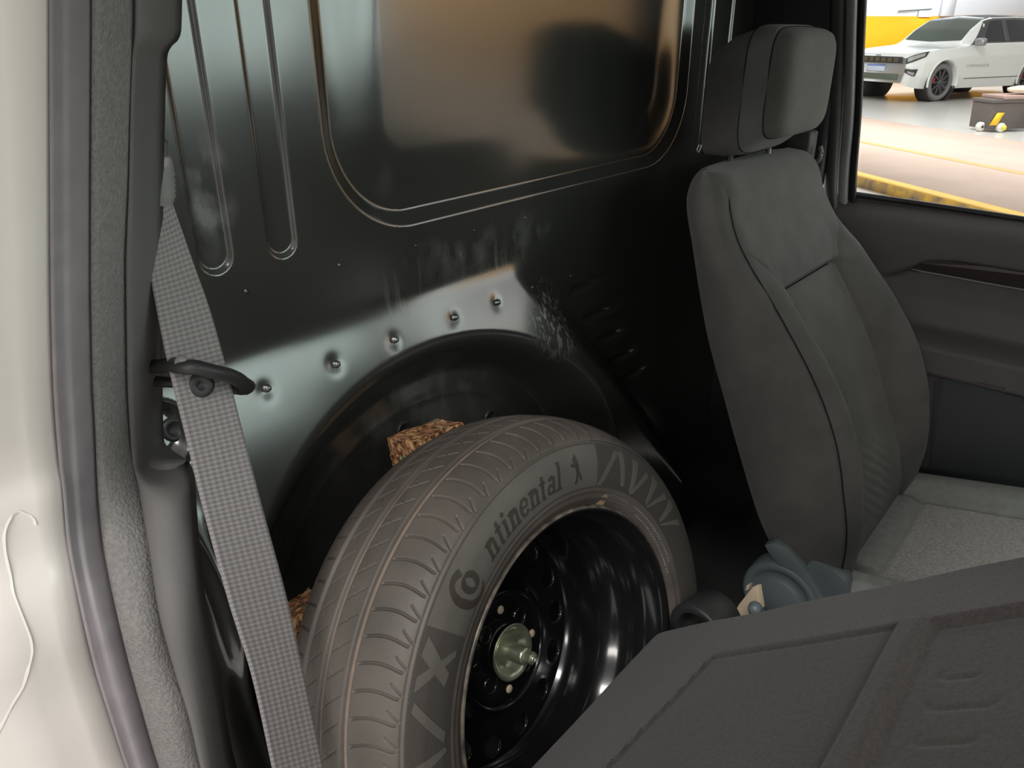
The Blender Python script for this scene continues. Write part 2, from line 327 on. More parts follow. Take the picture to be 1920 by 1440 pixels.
# ---- cab floor, roof, far side wall
cab_floor = rbox('floor', (-.02, 1.0, -1.068), (1.56, 1.56, .025), mat('cab_floor_mat', (.035, .034, .034), .9, bump=.4, b_scale=500), r=.004)
tag(cab_floor, 'dark carpeted cab floor under the seats and spare wheel', 'cab floor', kind='structure')
roofP = np.array([[(x, y, .19+.05*math.sin(math.pi*(y-.25)/1.47)-.05*max(0, (x-.1)/.3)**2) for y in np.linspace(.25, 1.72, 16)] for x in np.linspace(-.78, .32, 10)])
roof = grid('ceiling', np.concatenate([roofP, roofP[::-1]+np.array([0, 0, .03])], 0), HEADL, cu=True); tag(roof, 'pale grey cab headliner above the seats', 'headliner', kind='structure')
# far side panel between bulkhead and door pillar
wl = rbox('wall_left', (-.668, 1.745, -.40), (.20, .035, 1.34), PL_DARK, r=.012); tag(wl, 'black inner side panel behind the far seat', 'side panel', kind='structure')

# ---- far door pillar: strips unprojected onto planes inside the pillar
def polyl(pts, y, n=40):
    pts = np.array(pts, float); py = np.linspace(pts[0, 1], pts[-1, 1], n); px = cr(pts[:, 1], pts[:, 0], py)
    yy = y if np.isscalar(y) else None
    return np.array([ony(a, b, (y if np.isscalar(y) else np.interp(b, [0, 400], y))) for a, b in zip(px, py)])
def strip(name, b0, b1, prof, m, parent=None, nrm=(.6, -.8, 0), back=.02, **k):
    """loft between two 3-D edges; prof = [(fraction, bulge)]; closed behind"""
    nrm = np.asarray(nrm, float); nrm = nrm/np.linalg.norm(nrm); prof = list(prof)
    fr_ = np.array([a for a, _ in prof]); bu = np.array([b for _, b in prof])
    P = b0[:, None]*(1-fr_)[None, :, None]+b1[:, None]*fr_[None, :, None]+bu[None, :, None]*nrm
    if back: P = np.concatenate([P, P[:, -1:]-nrm*back, P[:, :1]-nrm*back], 1)
    n, mm = P.shape[:2]; f = [tuple(x) for x in gridf(n, mm, False, True)]; f.append(tuple(range(mm))); f.append(tuple((n-1)*mm+i for i in range(mm))[::-1])
    return mesh(name, P.reshape(-1, 3), f, m, parent, **k)
def arc(b, n=9, e=2.0): return [(t, b*(1-abs(2*t-1)**e)) for t in np.linspace(0, 1, n)]
yv = (1.69, 1.785)
pA = polyl([(1560, -160), (1560, 0), (1552, 200), (1548, 360), (1560, 430)], (1.70, 1.77)); pB = polyl([(1594, -160), (1586, 0), (1580, 200), (1570, 360), (1575, 430)], (1.70, 1.77))
tl = strip('trim_1', pA, pB, arc(.012), mat('pillar_cover', (.11, .105, .105), .5), nrm=(.5, -.85, 0)); tag(tl, 'dark grey plastic pillar cover behind the far door window', 'pillar trim', kind='structure')
pC = polyl([(1596, -160), (1588, 0), (1582, 200), (1572, 360), (1577, 430)], yv); pD = polyl([(1618, -160), (1608, 0), (1602, 200), (1590, 372), (1592, 430)], yv)
tl = strip('trim_2', pC, pD, arc(.009), mat('seal_light_grey', (.36, .36, .35), .5), nrm=(.5, -.85, 0)); tag(tl, 'light grey rubber seal strip along the far door pillar', 'door seal', kind='structure')
pE = polyl([(1619, -160), (1609, 0), (1603, 200), (1591, 372), (1593, 430)], (1.70, 1.79)); pF_ = polyl([(1637, -160), (1626, 0), (1617, 200), (1606, 372), (1606, 430)], (1.70, 1.79))
tl = strip('trim_3', pE, pF_, arc(.008), PL_DARK, nrm=(.5, -.85, 0)); tag(tl, 'black window channel edge beside the far door glass', 'window channel', kind='structure')

# ---- far door: sculpted inner panel y(x, z)
def doory(x, z):
    x = np.asarray(x, float); z = np.asarray(z, float); y = np.full(np.broadcast(x, z).shape, 1.745)
    ztop = -.337+.0*x
    y = y + .05*sstep(ztop-.055, ztop+.004, z)**2                                      # rounded top
    y = y + .012*sstep(-.40, -.50, z)                                                   # upper panel leans out
    # arched pocket round the inside handle
    a = np.clip((x+.40)/.14, 0, 1); zu = -.487+.052*np.sin(a*math.pi/2)-.03*np.clip(x+.18, 0, 1); 
    inside = sstep(zu+.006, zu-.006, z)*sstep(-.60, -.52, z)*sstep(-.43, -.37, x)
    y = y + .022*inside
    y = y - .070*sstep(-.575, -.605, z)*sstep(-.40, -.30, x)*(1-sstep(-.655, -.685, z)) # armrest
    y = y + .030*sstep(-.66, -.70, z)                                                   # pocket below
    return y
dxs = np.linspace(-.57, .62, 160); dzs = np.linspace(-1.0, -.337, 130); DX, DZ = np.meshgrid(dxs, dzs, indexing='ij'); DY = doory(DX, DZ)
Pd = np.stack([DX, DY, DZ], -1); Pb = Pd.copy(); Pb[..., 1] = 1.86
door = thing('door_1', 'far driver door with dark moulded inner panel and window', 'car door', (.0, 1.80, -1.0), kind='structure')
dp = grid('door_panel', Pd, PL_DOOR, door, flip=True)
rbox('door_shell', (.025, 1.86, -.72), (1.19, .04, .72), WHITE, door, r=.012)
# window ledge seal, handle insert, handle trim line, armrest edge, lower pocket
def dpt(px, py, off=.0):
    y = 1.74
    for _ in range(30): p = ony(px, py, y); y = .5*y+.5*float(doory(p[0], p[2]))
    p = ony(px, py, y); p[1] -= off; return p
tube('window_seal', [ony(a, b-4, 1.79) for a, b in ((1600, 368), (1700, 382), (1820, 400), (1930, 417), (2100, 442), (2500, 500))], .006, PL_DARK, door, m=8)
hp = [dpt(*q, .004) for q in ((1711, 501), (1724, 492), (1742, 487), (1768, 487), (1850, 499), (1925, 511), (2050, 530), (2050, 563), (1925, 541), (1850, 528), (1770, 513), (1730, 506))]
mesh('handle_insert', np.array(hp+[h_+np.array([0, .02, 0]) for h_ in hp]), [list(range(12))]+[[i, (i+1) % 12, 12+(i+1) % 12, 12+i] for i in range(12)], mat('handle_insert_plastic', (.050, .038, .041), .5), door, smooth=False)
tube('handle_edge', [dpt(*q, .005) for q in ((1709, 503), (1730, 508), (1770, 515), (1850, 530), (1925, 543), (2050, 565))], .0022, GREYTRIM, door, m=6)
pk = [dpt(*q, .003) for q in ((1752, 716), (1770, 706), (1830, 716), (1885, 728), (1915, 745), (1932, 775), (1960, 870), (1960, 930), (1738, 925), (1745, 850))]
mesh('pocket_panel', np.array(pk+[h_+np.array([0, .012, 0]) for h_ in pk]), [list(range(10))]+[[i, (i+1) % 10, 10+(i+1) % 10, 10+i] for i in range(10)], PL_POCKET, door, smooth=False)
gl = [(-.505, 1.81, -.35), (.62, 1.81, -.36), (.36, 1.69, .16), (-.54, 1.69, .16)]
mesh('window_pane', gl, [(0, 1, 2, 3)], GLASS, door, smooth=False)
wf = smooth_path([(-.53, 1.70, .17), (-.2, 1.70, .19), (.2, 1.70, .17), (.40, 1.71, .13), (.62, 1.79, -.30)], 30)
tube('window_frame', wf, .022, PL_DARK, door, m=10)

# ---- windscreen opening and dashboard (in front of the seats, they show in the glossy bulkhead)
ws = thing('window_1', 'windscreen with black frame above the dashboard', 'windscreen', (.7, 1.0, -.3), kind='structure')
mesh('pane', [(.95, .30, -.22), (.95, 1.72, -.22), (.34, 1.64, .18), (.34, .36, .18)], [(0, 1, 2, 3)], glass('windscreen_glass', (.90, .99, .96), .04), ws, smooth=False)
for yy0, yy1 in ((1.74, 1.665), (.27, .335)): tube('a_pillar', [(.98, yy0, -.24), (.66, (yy0+yy1)/2, -.02), (.33, yy1, .19)], .045, PL_DARK, ws, m=12)
tube('header', [(.33, .335, .19), (.35, 1.0, .20), (.33, 1.665, .19)], .03, PL_DARK, ws, m=10, ref=(1, 0, 0))
dash = thing('dashboard', 'black moulded dashboard below the windscreen', 'dashboard', (.65, 1.0, -1.05))
prism('dash_body', [(.40, -.24), (.47, -.19), (.60, -.185), (.95, -.23), (.95, -1.0), (.62, -1.0), (.52, -.62), (.42, -.50), (.38, -.34)], (0, .29, 0), (1, 0, 0), (0, 0, 1), (0, 1, 0), 1.43, PL_DARK, dash, bev=.012)
rbox('instrument_hood', (.46, 1.42, -.165), (.20, .36, .07), PL_DARK, dash, r=.03)

# ---- near door opening: body flange, rubber seal, flocked strip, pillar trim
def edge(pts, y, n=220):
    pts = np.array(pts, float); py = np.linspace(-120, 1560, n); px = cr(pts[:, 1], pts[:, 0], py); yy = cr([-200, 800, 1200, 1600], [y[0], y[0], y[1], y[1]], py) if not np.isscalar(y) else np.full(n, y)
    return np.array([ony(a, b, c) for a, b, c in zip(px, py, yy)])
E_w = edge([(93, -120), (93, 0), (94, 500), (98, 700), (109, 860), (117, 915), (124, 1000), (142, 1097), (175, 1243), (205, 1340), (233, 1425), (285, 1560)], (.19, .165))
E_out = E_w+np.array([-.03, -.13, 0])
E_r = edge([(172, -120), (172, 0), (170, 500), (173, 700), (179, 828), (182, 915), (191, 1010), (200, 1061), (233, 1207), (262, 1316), (299, 1440), (345, 1560)], (.225, .19))
E_f = edge([(250, -120), (250, 0), (244, 200), (240, 350), (234, 500), (236, 700), (243, 828), (262, 951), (275, 1024), (292, 1134), (321, 1243), (350, 1334), (376, 1440), (420, 1560)], (.26, .212))
E_t = edge([(320, -120), (318, 0), (317, 55), (312, 75), (296, 92), (290, 110), (287, 200), (285, 400), (284, 500), (286, 700), (288, 790), (291, 862), (312, 884), (338, 903), (350, 935), (354, 1000), (365, 1134), (383, 1243), (401, 1334), (419, 1440), (450, 1560)], (.292, .235))
NN = (.75, -.65, 0)
wr = strip('wall_right', E_out, E_w, [(0, 0), (.35, .010), (.55, .016), (.72, .017), (.80, .012), (.88, .013), (.95, .010), (.985, .005), (1, -.004)], WHITE, nrm=NN, back=.03)
tag(wr, 'white painted door jamb on the near side', 'door jamb', kind='structure')
bead = [(66, 985), (64, 978), (58, 970), (48, 965), (36, 963), (24, 968), (14, 980), (8, 1000), (8, 1030), (16, 1075), (27, 1120), (42, 1160), (53, 1190), (57, 1215), (52, 1245), (40, 1285), (22, 1325), (0, 1365), (-30, 1420)]
def proj(P): d = P@FW; return np.stack([960+F*(P@Rr)/d, 720-F*(P@UP)/d], -1)
WPROF = [(0, 0), (.35, .010), (.55, .016), (.72, .017), (.80, .012), (.88, .013), (.95, .010), (.985, .005), (1, -.004)]
tt_ = np.linspace(0, 1, 300); bb_ = np.interp(tt_, [a for a, _ in WPROF], [b for _, b in WPROF]); nn_ = np.array(NN)/np.linalg.norm(NN)
WS = E_out[:, None]*(1-tt_)[None, :, None]+E_w[:, None]*tt_[None, :, None]+bb_[None, :, None]*nn_; WSP = proj(WS)
def onwhite(px, py): d = ((WSP-np.array([px, py]))**2).sum(-1); return WS[np.unravel_index(d.argmin(), d.shape)]
tube('pressed_edge', smooth_path([onwhite(*q) for q in bead], 80), .0018, WHITE, wr, m=10, flat=.14, ref=NN)
t1 = strip('trim_4', E_w, E_r, [(0, -.006), (.05, .004), (.14, .009), (.24, .009), (.34, .005), (.42, .006), (.52, .010), (.64, .011), (.78, .009), (.92, .004), (1, -.006)], RUBBER, nrm=NN, back=.02); tag(t1, 'smooth purplish-grey rubber door seal along the white jamb', 'door seal', kind='structure')
t2 = strip('trim_5', E_r, E_f, [(0, -.006), (.04, .004), (.15, .010), (.4, .013), (.7, .012), (.86, .006), (1, -.003)], FELT, nrm=NN, back=.02); tag(t2, 'grey flocked fabric strip beside the rubber door seal', 'door seal', kind='structure')
t3 = strip('trim_6', E_f, E_t, [(0, -.004), (.08, .004), (.2, .010), (.45, .014), (.7, .012), (.88, .006), (1, -.008)], mat('pillar_edge_grey', (.125, .120, .118), .6, spec=.35, bump=.2, b_scale=900), nrm=NN, back=.03); tag(t3, 'ribbed grey pillar trim edge nearest the seat belt', 'pillar trim', kind='structure')

# ================================================================== SPARE WHEEL
WC = np.array([-.3962, .606, -.726]); WT = .286
WAX = np.array([math.cos(WT), 0, math.sin(WT)]); WE1 = np.array([0, 1., 0]); WE2 = np.cross(WAX, WE1); WFR = (WC, WAX, WE1, WE2)
wheel = thing('spare_wheel', 'spare wheel with black steel rim leaning upright against the bulkhead', 'wheel', tuple(WC-WE2*.3165-WAX*.086))
half = [(.2045, .0035), (.212, .0100), (.228, .0155), (.245, .0175), (.262, .0165), (.278, .0125), (.2865, .0090), (.295, .0005), (.302, -.012), (.3075, -.026), (.312, -.042), (.3150, -.060), (.3165, -.076)]
prof_ctrl = half+[(r_, -.172-o_) for r_, o_ in half[::-1]]
pc = np.array(prof_ctrl); sl = np.concatenate([[0], np.cumsum(np.hypot(*np.diff(pc, axis=0).T))])
s_tread0 = sl[6]; s_tread1 = sl[-7]
sv = np.concatenate([np.linspace(0, s_tread0, 44)[:-1], np.linspace(s_tread0, s_tread1, 190), np.linspace(s_tread1, sl[-1], 20)[1:]])
PR = cr(sl, pc[:, 0], sv); PO = cr(sl, pc[:, 1], sv)
dpr = np.gradient(PR, sv); dpo = np.gradient(PO, sv); nr, no = -dpo, dpr; ln = np.hypot(nr, no); nr, no = nr/ln, no/ln    # outward normal in (r, o)
def tread_depth(a, o, r_):
    """recess depth of the tread pattern at angle a (deg), offset o"""
    d = np.zeros(np.broadcast(a, o).shape)
    g = lambda x, w: np.exp(-np.abs(x/w)**4)
    for og, w in ((-.0485, .0036), (-.0865, .0036), (-.1245, .0036)): d = np.maximum(d, .0050*g(o-og, w))
    arcm = np.radians(1)*.3165
    # front shoulder: one curved sipe per block
    NB = 74; pit = 360/NB
    u = np.clip((o+.043)/.043, 0, 1.05); bow = .55-1.9*(u-.1)**2*.9+1.0*u     # degrees
    ph = ((a-136.2+1.1*np.sin(u*2.6)-.2) % pit); ph = np.where(ph > pit/2, ph-pit, ph)
    d = np.maximum(d, .0032*g(ph*arcm, .0013)*((o > -.041) & (o < .004)))
    # saw-tooth end of the sipe at the shoulder
    v = np.clip((o+.004)/.011, 0, 1); ph2 = ((a-136.2+.9-1.9*v+1.9) % pit); ph2 = np.where(ph2 > pit/2, ph2-pit, ph2)
    d = np.maximum(d, .0022*g(ph2*arcm, .0010)*((o > -.004) & (o < .007)))
    # rear shoulder sipes
    ph3 = ((a-134.0) % pit); ph3 = np.where(ph3 > pit/2, ph3-pit, ph3); d = np.maximum(d, .0032*g(ph3*arcm, .0013)*((o < -.133) & (o > -.172)))
    # slanted fine sipes of the two centre ribs
    for o0, o1, sl_, off in ((-.083, -.053, 130, 0.), (-.121, -.091, 130, 1.4)):
        w_ = (o-o0)/(o1-o0); ph4 = ((a-136.2+off+(o-o0)*sl_) % pit); ph4 = np.where(ph4 > pit/2, ph4-pit, ph4)
        d = np.maximum(d, .0022*g(ph4*arcm, .0008)*((w_ > -.02) & (w_ < .82)))
    for o0, o1 in ((-.076, -.069), (-.113, -.106)):
        ph5 = ((a-138.4+(o-o0)*-160) % pit); ph5 = np.where(ph5 > pit/2, ph5-pit, ph5); d = np.maximum(d, .0018*g(ph5*arcm, .0008)*((o > o0) & (o < o1)))
    # fine line between tread and side wall
    d = np.maximum(d, .0012*g(o-.0080, .0007)*(r_ > .28))
    return d
fine = np.radians(np.linspace(28, 242, 1500)); coarse = np.radians(np.linspace(242, 388, 150))[1:-1]; AA = np.concatenate([fine, coarse])
Am, Rm = np.meshgrid(AA, PR, indexing='ij'); _, Om = np.meshgrid(AA, PO, indexing='ij')
D = tread_depth(np.degrees(Am), Om, Rm)
D = D - .0008*sstep(.213, .215, Rm)*(1-sstep(.2185, .2205, Rm))*(Om > 0) - .0010*np.exp(-((Rm-.2255)/.0012)**2)*(Om > 0)   # rim-protector ridges
R2 = Rm-D*nr[None]; O2 = Om-D*no[None]
TP = WC+WAX*O2[..., None]+R2[..., None]*(np.cos(Am)[..., None]*WE1+np.sin(Am)[..., None]*WE2)
nA, nP = Am.shape; fcs = gridf(nA, nP, True, False)
dc = D.ravel()[fcs].mean(1); oc = Om.ravel()[fcs].mean(1); mi = ((dc > .0040)).astype(np.int32)
ac = (np.degrees(Am).ravel()[fcs].mean(1)); rc = Rm.ravel()[fcs].mean(1)
sect = (oc > 0) & (rc > .2285) & (rc < .2845); mi[sect] = 3
mi[(oc > 0) & (rc > .232) & (rc < .2835) & (ac > 67) & (ac < 136)] = 2
tyre = mesh('tyre', TP.reshape(-1, 3), fcs, [TYRE, DUST, TYRE_S, mat('tyre_sidewall_textured', (.052, .047, .041), .6, bump=.5, b_scale=900)], wheel, mi=mi)
# side wall mapping
def sidew(adeg, r_, h=0.):
    o_ = cr(sl[:9], pc[:9, 1], np.interp(r_, pc[:9, 0], sl[:9])); a = np.radians(adeg)
    adeg = np.asarray(adeg, float); return WC+WAX*(np.asarray(o_)+h)[..., None]+np.asarray(r_)[..., None]*(np.cos(a)[..., None]*WE1+np.sin(a)[..., None]*WE2)
def conform(name, polys, fn, m, parent, h=.0008, label=None):
    """polys: lists of 2-D points; fn maps (n,2) -> (angle deg, radius)"""
    V = []; Fc = []
    P2 = []
    for poly in polys:
        if len(poly) == 4:
            a, b, c, d = [np.asarray(v, float) for v in poly]; K7 = np.linspace(0, 1, 7)
            for t0, t1 in zip(K7[:-1], K7[1:]): P2.append([a+(d-a)*t0, b+(c-b)*t0, b+(c-b)*t1, a+(d-a)*t1])
        else: P2.append(poly)
    for poly in P2:
        q = np.asarray(poly, float); ar = fn(q); top = sidew(ar[:, 0], ar[:, 1], h); bot = sidew(ar[:, 0], ar[:, 1], -.0006); k = len(V); n = len(q)
        V += list(top)+list(bot); Fc.append(list(range(k, k+n))); Fc += [[k+i, k+n+i, k+n+(i+1) % n, k+(i+1) % n] for i in range(n)]
    return mesh(name, V, Fc, m, parent, smooth=False, label=label)
def arcstrip(cx, cy, rx, ry, a0, a1, w0, w1, n=10):
    """stroke along an elliptic arc, width w0 where horizontal, w1 where vertical; returns quads"""
    t = np.radians(np.linspace(a0, a1, n)); out = []
    P = np.stack([cx+rx*np.cos(t), cy+ry*np.sin(t)], 1); nrm = np.stack([np.cos(t), np.sin(t)], 1); w = w1*np.abs(np.cos(t))+w0*np.abs(np.sin(t))
    A, B = P+nrm*w[:, None]/2, P-nrm*w[:, None]/2
    return [[A[i], A[i+1], B[i+1], B[i]] for i in range(n-1)]
R4 = lambda x0, y0, x1, y1: [(x0, y0), (x1, y0), (x1, y1), (x0, y1)]
def L_n(): return [R4(.10, 0, .30, .9), R4(0, 0, .40, .1), [(0, .86), (.12, .86), (.30, 1.02), (.30, 1.02), (0, .96)], R4(.58, 0, .78, .7), R4(.50, 0, .90, .1)]+arcstrip(.48, .62, .20, .28, 0, 165, .16, .2, 8), .98
def L_t(): return [R4(.14, .12, .34, 1.28), [(.0, .86), (.46, .86), (.46, .97), (.0, .97)]]+arcstrip(.36, .18, .13, .14, 180, 300, .1, .18, 6), .60
def L_i(): return [R4(.10, 0, .30, .95), R4(0, 0, .40, .1), R4(0, .86, .2, .96), [(.20-.12*math.cos(k), 1.25+.13*math.sin(k)) for k in np.linspace(0, 6.283, 9)[:-1]]], .50
def L_e(): return arcstrip(.38, .5, .30, .44, 20, 330, .10, .19, 16)+[R4(.20, .46, .70, .56)], .86
def L_a(): return arcstrip(.34, .30, .24, .24, 0, 360, .09, .17, 14)+[R4(.52, .08, .70, .75)]+arcstrip(.42, .70, .20, .24, 0, 160, .12, .18, 7)+[R4(.6, 0, .84, .1)], .90
def L_l(): return [R4(.10, 0, .30, 1.55), R4(0, 0, .40, .1), R4(-.02, 1.45, .2, 1.56)], .50
XH = .0205; BASE = .2405
def logo_map(x0):
    def fn(q): # italic slant, curved baseline
        r_ = BASE+q[:, 1]*XH; x = (q[:, 0]+q[:, 1]*.22)*XH+x0; return np.stack([116.5-np.degrees(x/.252), r_], 1)
    return fn
x = 0.
for ch in (L_n, L_t, L_i, L_n, L_e, L_n, L_t, L_a, L_l):
    pl_, adv = ch(); conform('letter', pl_, logo_map(x), TYRE_D, tyre); x += adv*XH*.95+.0012
# initial: a big C wrapped round a small o
cfn = lambda q: np.stack([125.2-np.degrees(q[:, 0]*.00122/.252), .2535+q[:, 1]*.00122], 1)
t_ = np.radians(np.linspace(62, 322, 26)); ou = np.stack([17.5*np.cos(t_)-1, 19.5*np.sin(t_)], 1); wv = np.interp(np.degrees(t_), [62, 110, 190, 260, 322], [6.5, 4, 8.5, 5, 1.2]); inn = np.stack([(17.5-wv)*np.cos(t_)-1+.0, (19.5-wv)*np.sin(t_)], 1)
conform('letter', [[ou[i], ou[i+1], inn[i+1], inn[i]] for i in range(25)], cfn, TYRE_D, tyre)
conform('letter', [[(p_[0]*7, p_[1]*7) for p_ in q_] for q_ in arcstrip(.55, .10, .95, 1.15, 0, 360, .25, .80, 22)], cfn, TYRE_D, tyre)
horse = [(0, 0), (3, 1), (5, 6), (4.5, 10), (8, 8), (11, 3), (13, 3.4), (11.6, 8), (9, 12), (7.5, 16), (8.5, 20), (7, 25), (5.5, 30), (3.5, 33.5), (2.2, 30), (-1.5, 28), (-1, 26.5), (2.5, 26), (2, 23), (-3, 22), (-5, 24), (-6, 22.5), (-3, 19.5), (2, 19), (3.2, 14), (1.8, 8), (-1.5, 1)]
conform('emblem', [horse[0:5]+horse[23:], horse[4:11]+[horse[10]], horse[10:13]+[horse[22], horse[23], horse[4]], horse[12:18]+[horse[18], horse[22]], [horse[18], horse[19], horse[20], horse[21], horse[22]]], lambda q: np.stack([77.5-np.degrees(q[:, 0]*.001/.252), .2385+q[:, 1]*.00108], 1), TYRE_D, tyre)
# fan-shaped decoration of the textured side-wall sectors
decor = [[(66.5, .232), (64.5, .232), (57, .276), (58.5, .279)], [(57, .279), (54.5, .279), (52.5, .236), (54.2, .236)], [(49.5, .278), (46.5, .277), (47.5, .232), (49.0, .234)], [(42, .272), (40.5, .268), (47.0, .232), (48.5, .231)], [(38, .276), (35, .274), (37.2, .234), (38.4, .236)], [(30, .272), (28.2, .268), (36, .232), (37.2, .231)], [(26, .275), (23, .274), (26.2, .234), (27.4, .236)], [(18, .272), (16.2, .268), (25, .232), (26, .231)],
         [(138, .278), (142, .280), (148, .246), (145, .243)], [(146, .280), (149, .280), (141, .238), (139.6, .240)], [(151, .278), (153, .280), (161, .240), (158.5, .238)], [(164, .280), (167, .279), (163.4, .236), (162.2, .238)], [(169, .276), (171, .279), (179, .240), (177, .238)]]
for dd_ in decor: conform('sidewall_fin', [dd_], lambda q: q, TYRE_S, tyre, h=.0006)
conform('sidewall_line', [[(a, .2270), (a+3, .2270), (a+3, .2282), (a, .2282)] for a in range(10, 67, 3)], lambda q: q, TYRE_S, tyre, h=.0007)
conform('sidewall_line', [[(a, .2870), (a+3, .2870), (a+3, .2876), (a, .2876)] for a in range(20, 66, 3)], lambda q: q, TYRE_D, tyre, h=.0004)
# small moulded text
def small_text(body, a0, r0, size):
    cu = bpy.data.curves.new('t', 'FONT'); cu.body = body; cu.size = 1; ob = bpy.data.objects.new('t', cu); COL.objects.link(ob)
    dg = bpy.context.evaluated_depsgraph_get(); me = ob.evaluated_get(dg).to_mesh(); V = np.array([v.co[:] for v in me.vertices]); fc = [list(p.vertices) for p in me.polygons]
    ob.evaluated_get(dg).to_mesh_clear(); bpy.data.objects.remove(ob); bpy.data.curves.remove(cu)
    P = sidew(a0-np.degrees(V[:, 0]*size/r0), r0+V[:, 1]*size, .0010); return mesh('moulded_text', P, fc, GREYTRIM, tyre, smooth=False)
small_text('SAFETY WARNING', 60.5, .2190, .0062)
conform('moulded_text', [R4(a, r_, a+w_, r_+.0016) for r_, aa0, aa1 in ((.2145, 59, 42), (.2200, 44, 10), (.2165, 43, 8), (.2130, 41, 6)) for a, w_ in [(aa1+k*1.5+random.uniform(0, .3), random.uniform(.6, 1.2)) for k in range(int((aa0-aa1)/1.5))]], lambda q: q, GREYTRIM, tyre, h=.0009)
conform('adhesive_tape', [[(63, .2075), (59.2, .2075), (59.4, .2170), (60.5, .2215), (62.2, .219)]], lambda q: q, mat('old_tape', (.34, .24, .15), .6), tyre, h=.0012, label='torn brown tape scrap')

# ---- rim: flange and barrel, perforated disc, hub
rim = lathe('rim', [(.2030, -.004), (.2062, .0015), (.2068, .0055), (.2050, .0085), (.2015, .0082), (.1985, .0050), (.1968, -.002), (.1945, -.012), (.1905, -.019), (.1870, -.026), (.1862, -.045), (.1845, -.058), (.1800, -.068), (.1715, -.082), (.1690, -.10), (.1688, -.128), (.1660, -.140), (.1600, -.1475)], WFR, STEELB, wheel, n=160)
lathe('rim_edge', [(.2074, .0030), (.2078, .0052), (.2064, .0078), (.2048, .0090), (.2036, .0091)], WFR, mat('worn_rim_edge', (.22, .19, .15), .35, metal=.4, n_scale=60, col2=(.05, .045, .04)), rim, n=160)
def dsk(r_): return cr([.0, .030, .036, .072, .080, .088, .098, .112, .125, .145, .165], [-.118, -.118, -.122, -.1235, -.1265, -.134, -.141, -.1440, -.1450, -.1462, -.1475], r_)
def dpos(r_, a, dz=0): r_ = np.asarray(r_); o_ = dsk(r_)+dz; return WC+WAX*o_[..., None]+r_[..., None]*(np.cos(a)[..., None]*WE1+np.sin(a)[..., None]*WE2)
lat = [(r_, float(dsk(r_))) for r_ in np.concatenate([np.linspace(.033, .118, 40)])]
hubp = lathe('wheel_disc', lat, WFR, STEELB, wheel, n=96)
NH = 15; V = []; Fc = []; nc = 40; rh = .0150
for i in range(NH):
    ac_ = math.radians(12+i*24); da = math.pi/NH; t = np.linspace(0, 2*math.pi, nc, endpoint=False)
    cxr, cya = .1385+rh*np.cos(t), ac_+rh*np.sin(t)/.1385
    m_ = np.maximum(np.abs(np.cos(t)), np.abs(np.sin(t))); bx_ = np.cos(t)/m_; by_ = np.sin(t)/m_
    br = np.where(bx_ > 0, .1385+bx_*.0235, .1385+bx_*.0205); ba = ac_+by_*da
    rings = [dpos(br*(1-f_)+cxr*f_, ba*(1-f_)+cya*f_) for f_ in (0, .5, .85)]+[dpos(cxr, cya, -.0012), dpos(cxr-.0004*np.cos(t), cya, -.0045)]
    k = len(V); 
    for rg in rings: V += list(rg)
    for j in range(len(rings)-1):
        for q in range(nc): Fc.append((k+j*nc+q, k+j*nc+(q+1) % nc, k+(j+1)*nc+(q+1) % nc, k+(j+1)*nc+q))
mesh('hole_ring', V, Fc, STEELB, wheel)
# stiffening rings and bolt seats
lathe('stiffening_ring', [(.0745, -.1250), (.0765, -.1205), (.0790, -.1200), (.0815, -.1235), (.0830, -.1300)], WFR, STEELB, wheel, n=96)
for i in range(4):
    a = math.radians(35+90*i); c = WC+WAX*-.1225+.049*(math.cos(a)*WE1+math.sin(a)*WE2)
    lathe('bolt_seat', [(.0085, -.004), (.0088, .0005), (.0105, .0035), (.0125, .0030), (.0140, -.002)], fr(c, WAX), STEELB, wheel, n=24)
    lathe('bolt_hole', [(.0001, -.003), (.0088, -.0032)], fr(c, WAX), mat('hole_dark', (.003, .003, .003), .9) if i == 0 else MATS['hole_dark'], wheel, n=20)
for i in range(4):
    a = math.radians(80+90*i); c = WC+WAX*-.1215+.056*(math.cos(a)*WE1+math.sin(a)*WE2); lathe('vent_spot', [(.0001, .0008), (.0050, .0006), (.0058, -.001)], fr(c, WAX), CREAM if i != 1 else STEELB, wheel, n=18)
# zinc plated clamp: dished washer, sleeve and hexagon bolt
HB = WC+WAX*-.112; hfr = (HB, WAX, WE1, WE2)
clamp = lathe('clamp_washer', [(.0001, -.012), (.016, -.012), (.020, -.0085), (.026, -.005), (.0285, .001), (.033, .004), (.0372, .0055), (.0380, .0040), (.0372, .0025), (.030, .0010)], hfr, ZINC, wheel, n=64)
lathe('clamp_sleeve', [(.0170, -.012), (.0165, -.002), (.0125, .002), (.0122, .026), (.0100, .029), (.0001, .029)], hfr, ZINC, clamp, n=32)
hx = [(.0088*math.cos(k*math.pi/3), .0088*math.sin(k*math.pi/3)) for k in range(6)]
prism('clamp_bolt', hx, HB+WAX*.028, WE1, WE2, WAX, .012, ZINC, clamp, bev=.0008, smooth=False)
lathe('bolt_tip', [(.0052, .039), (.0052, .0425), (.0035, .0435), (.0028, .0405), (.0001, .0400)], hfr, ZINC, clamp, n=18)

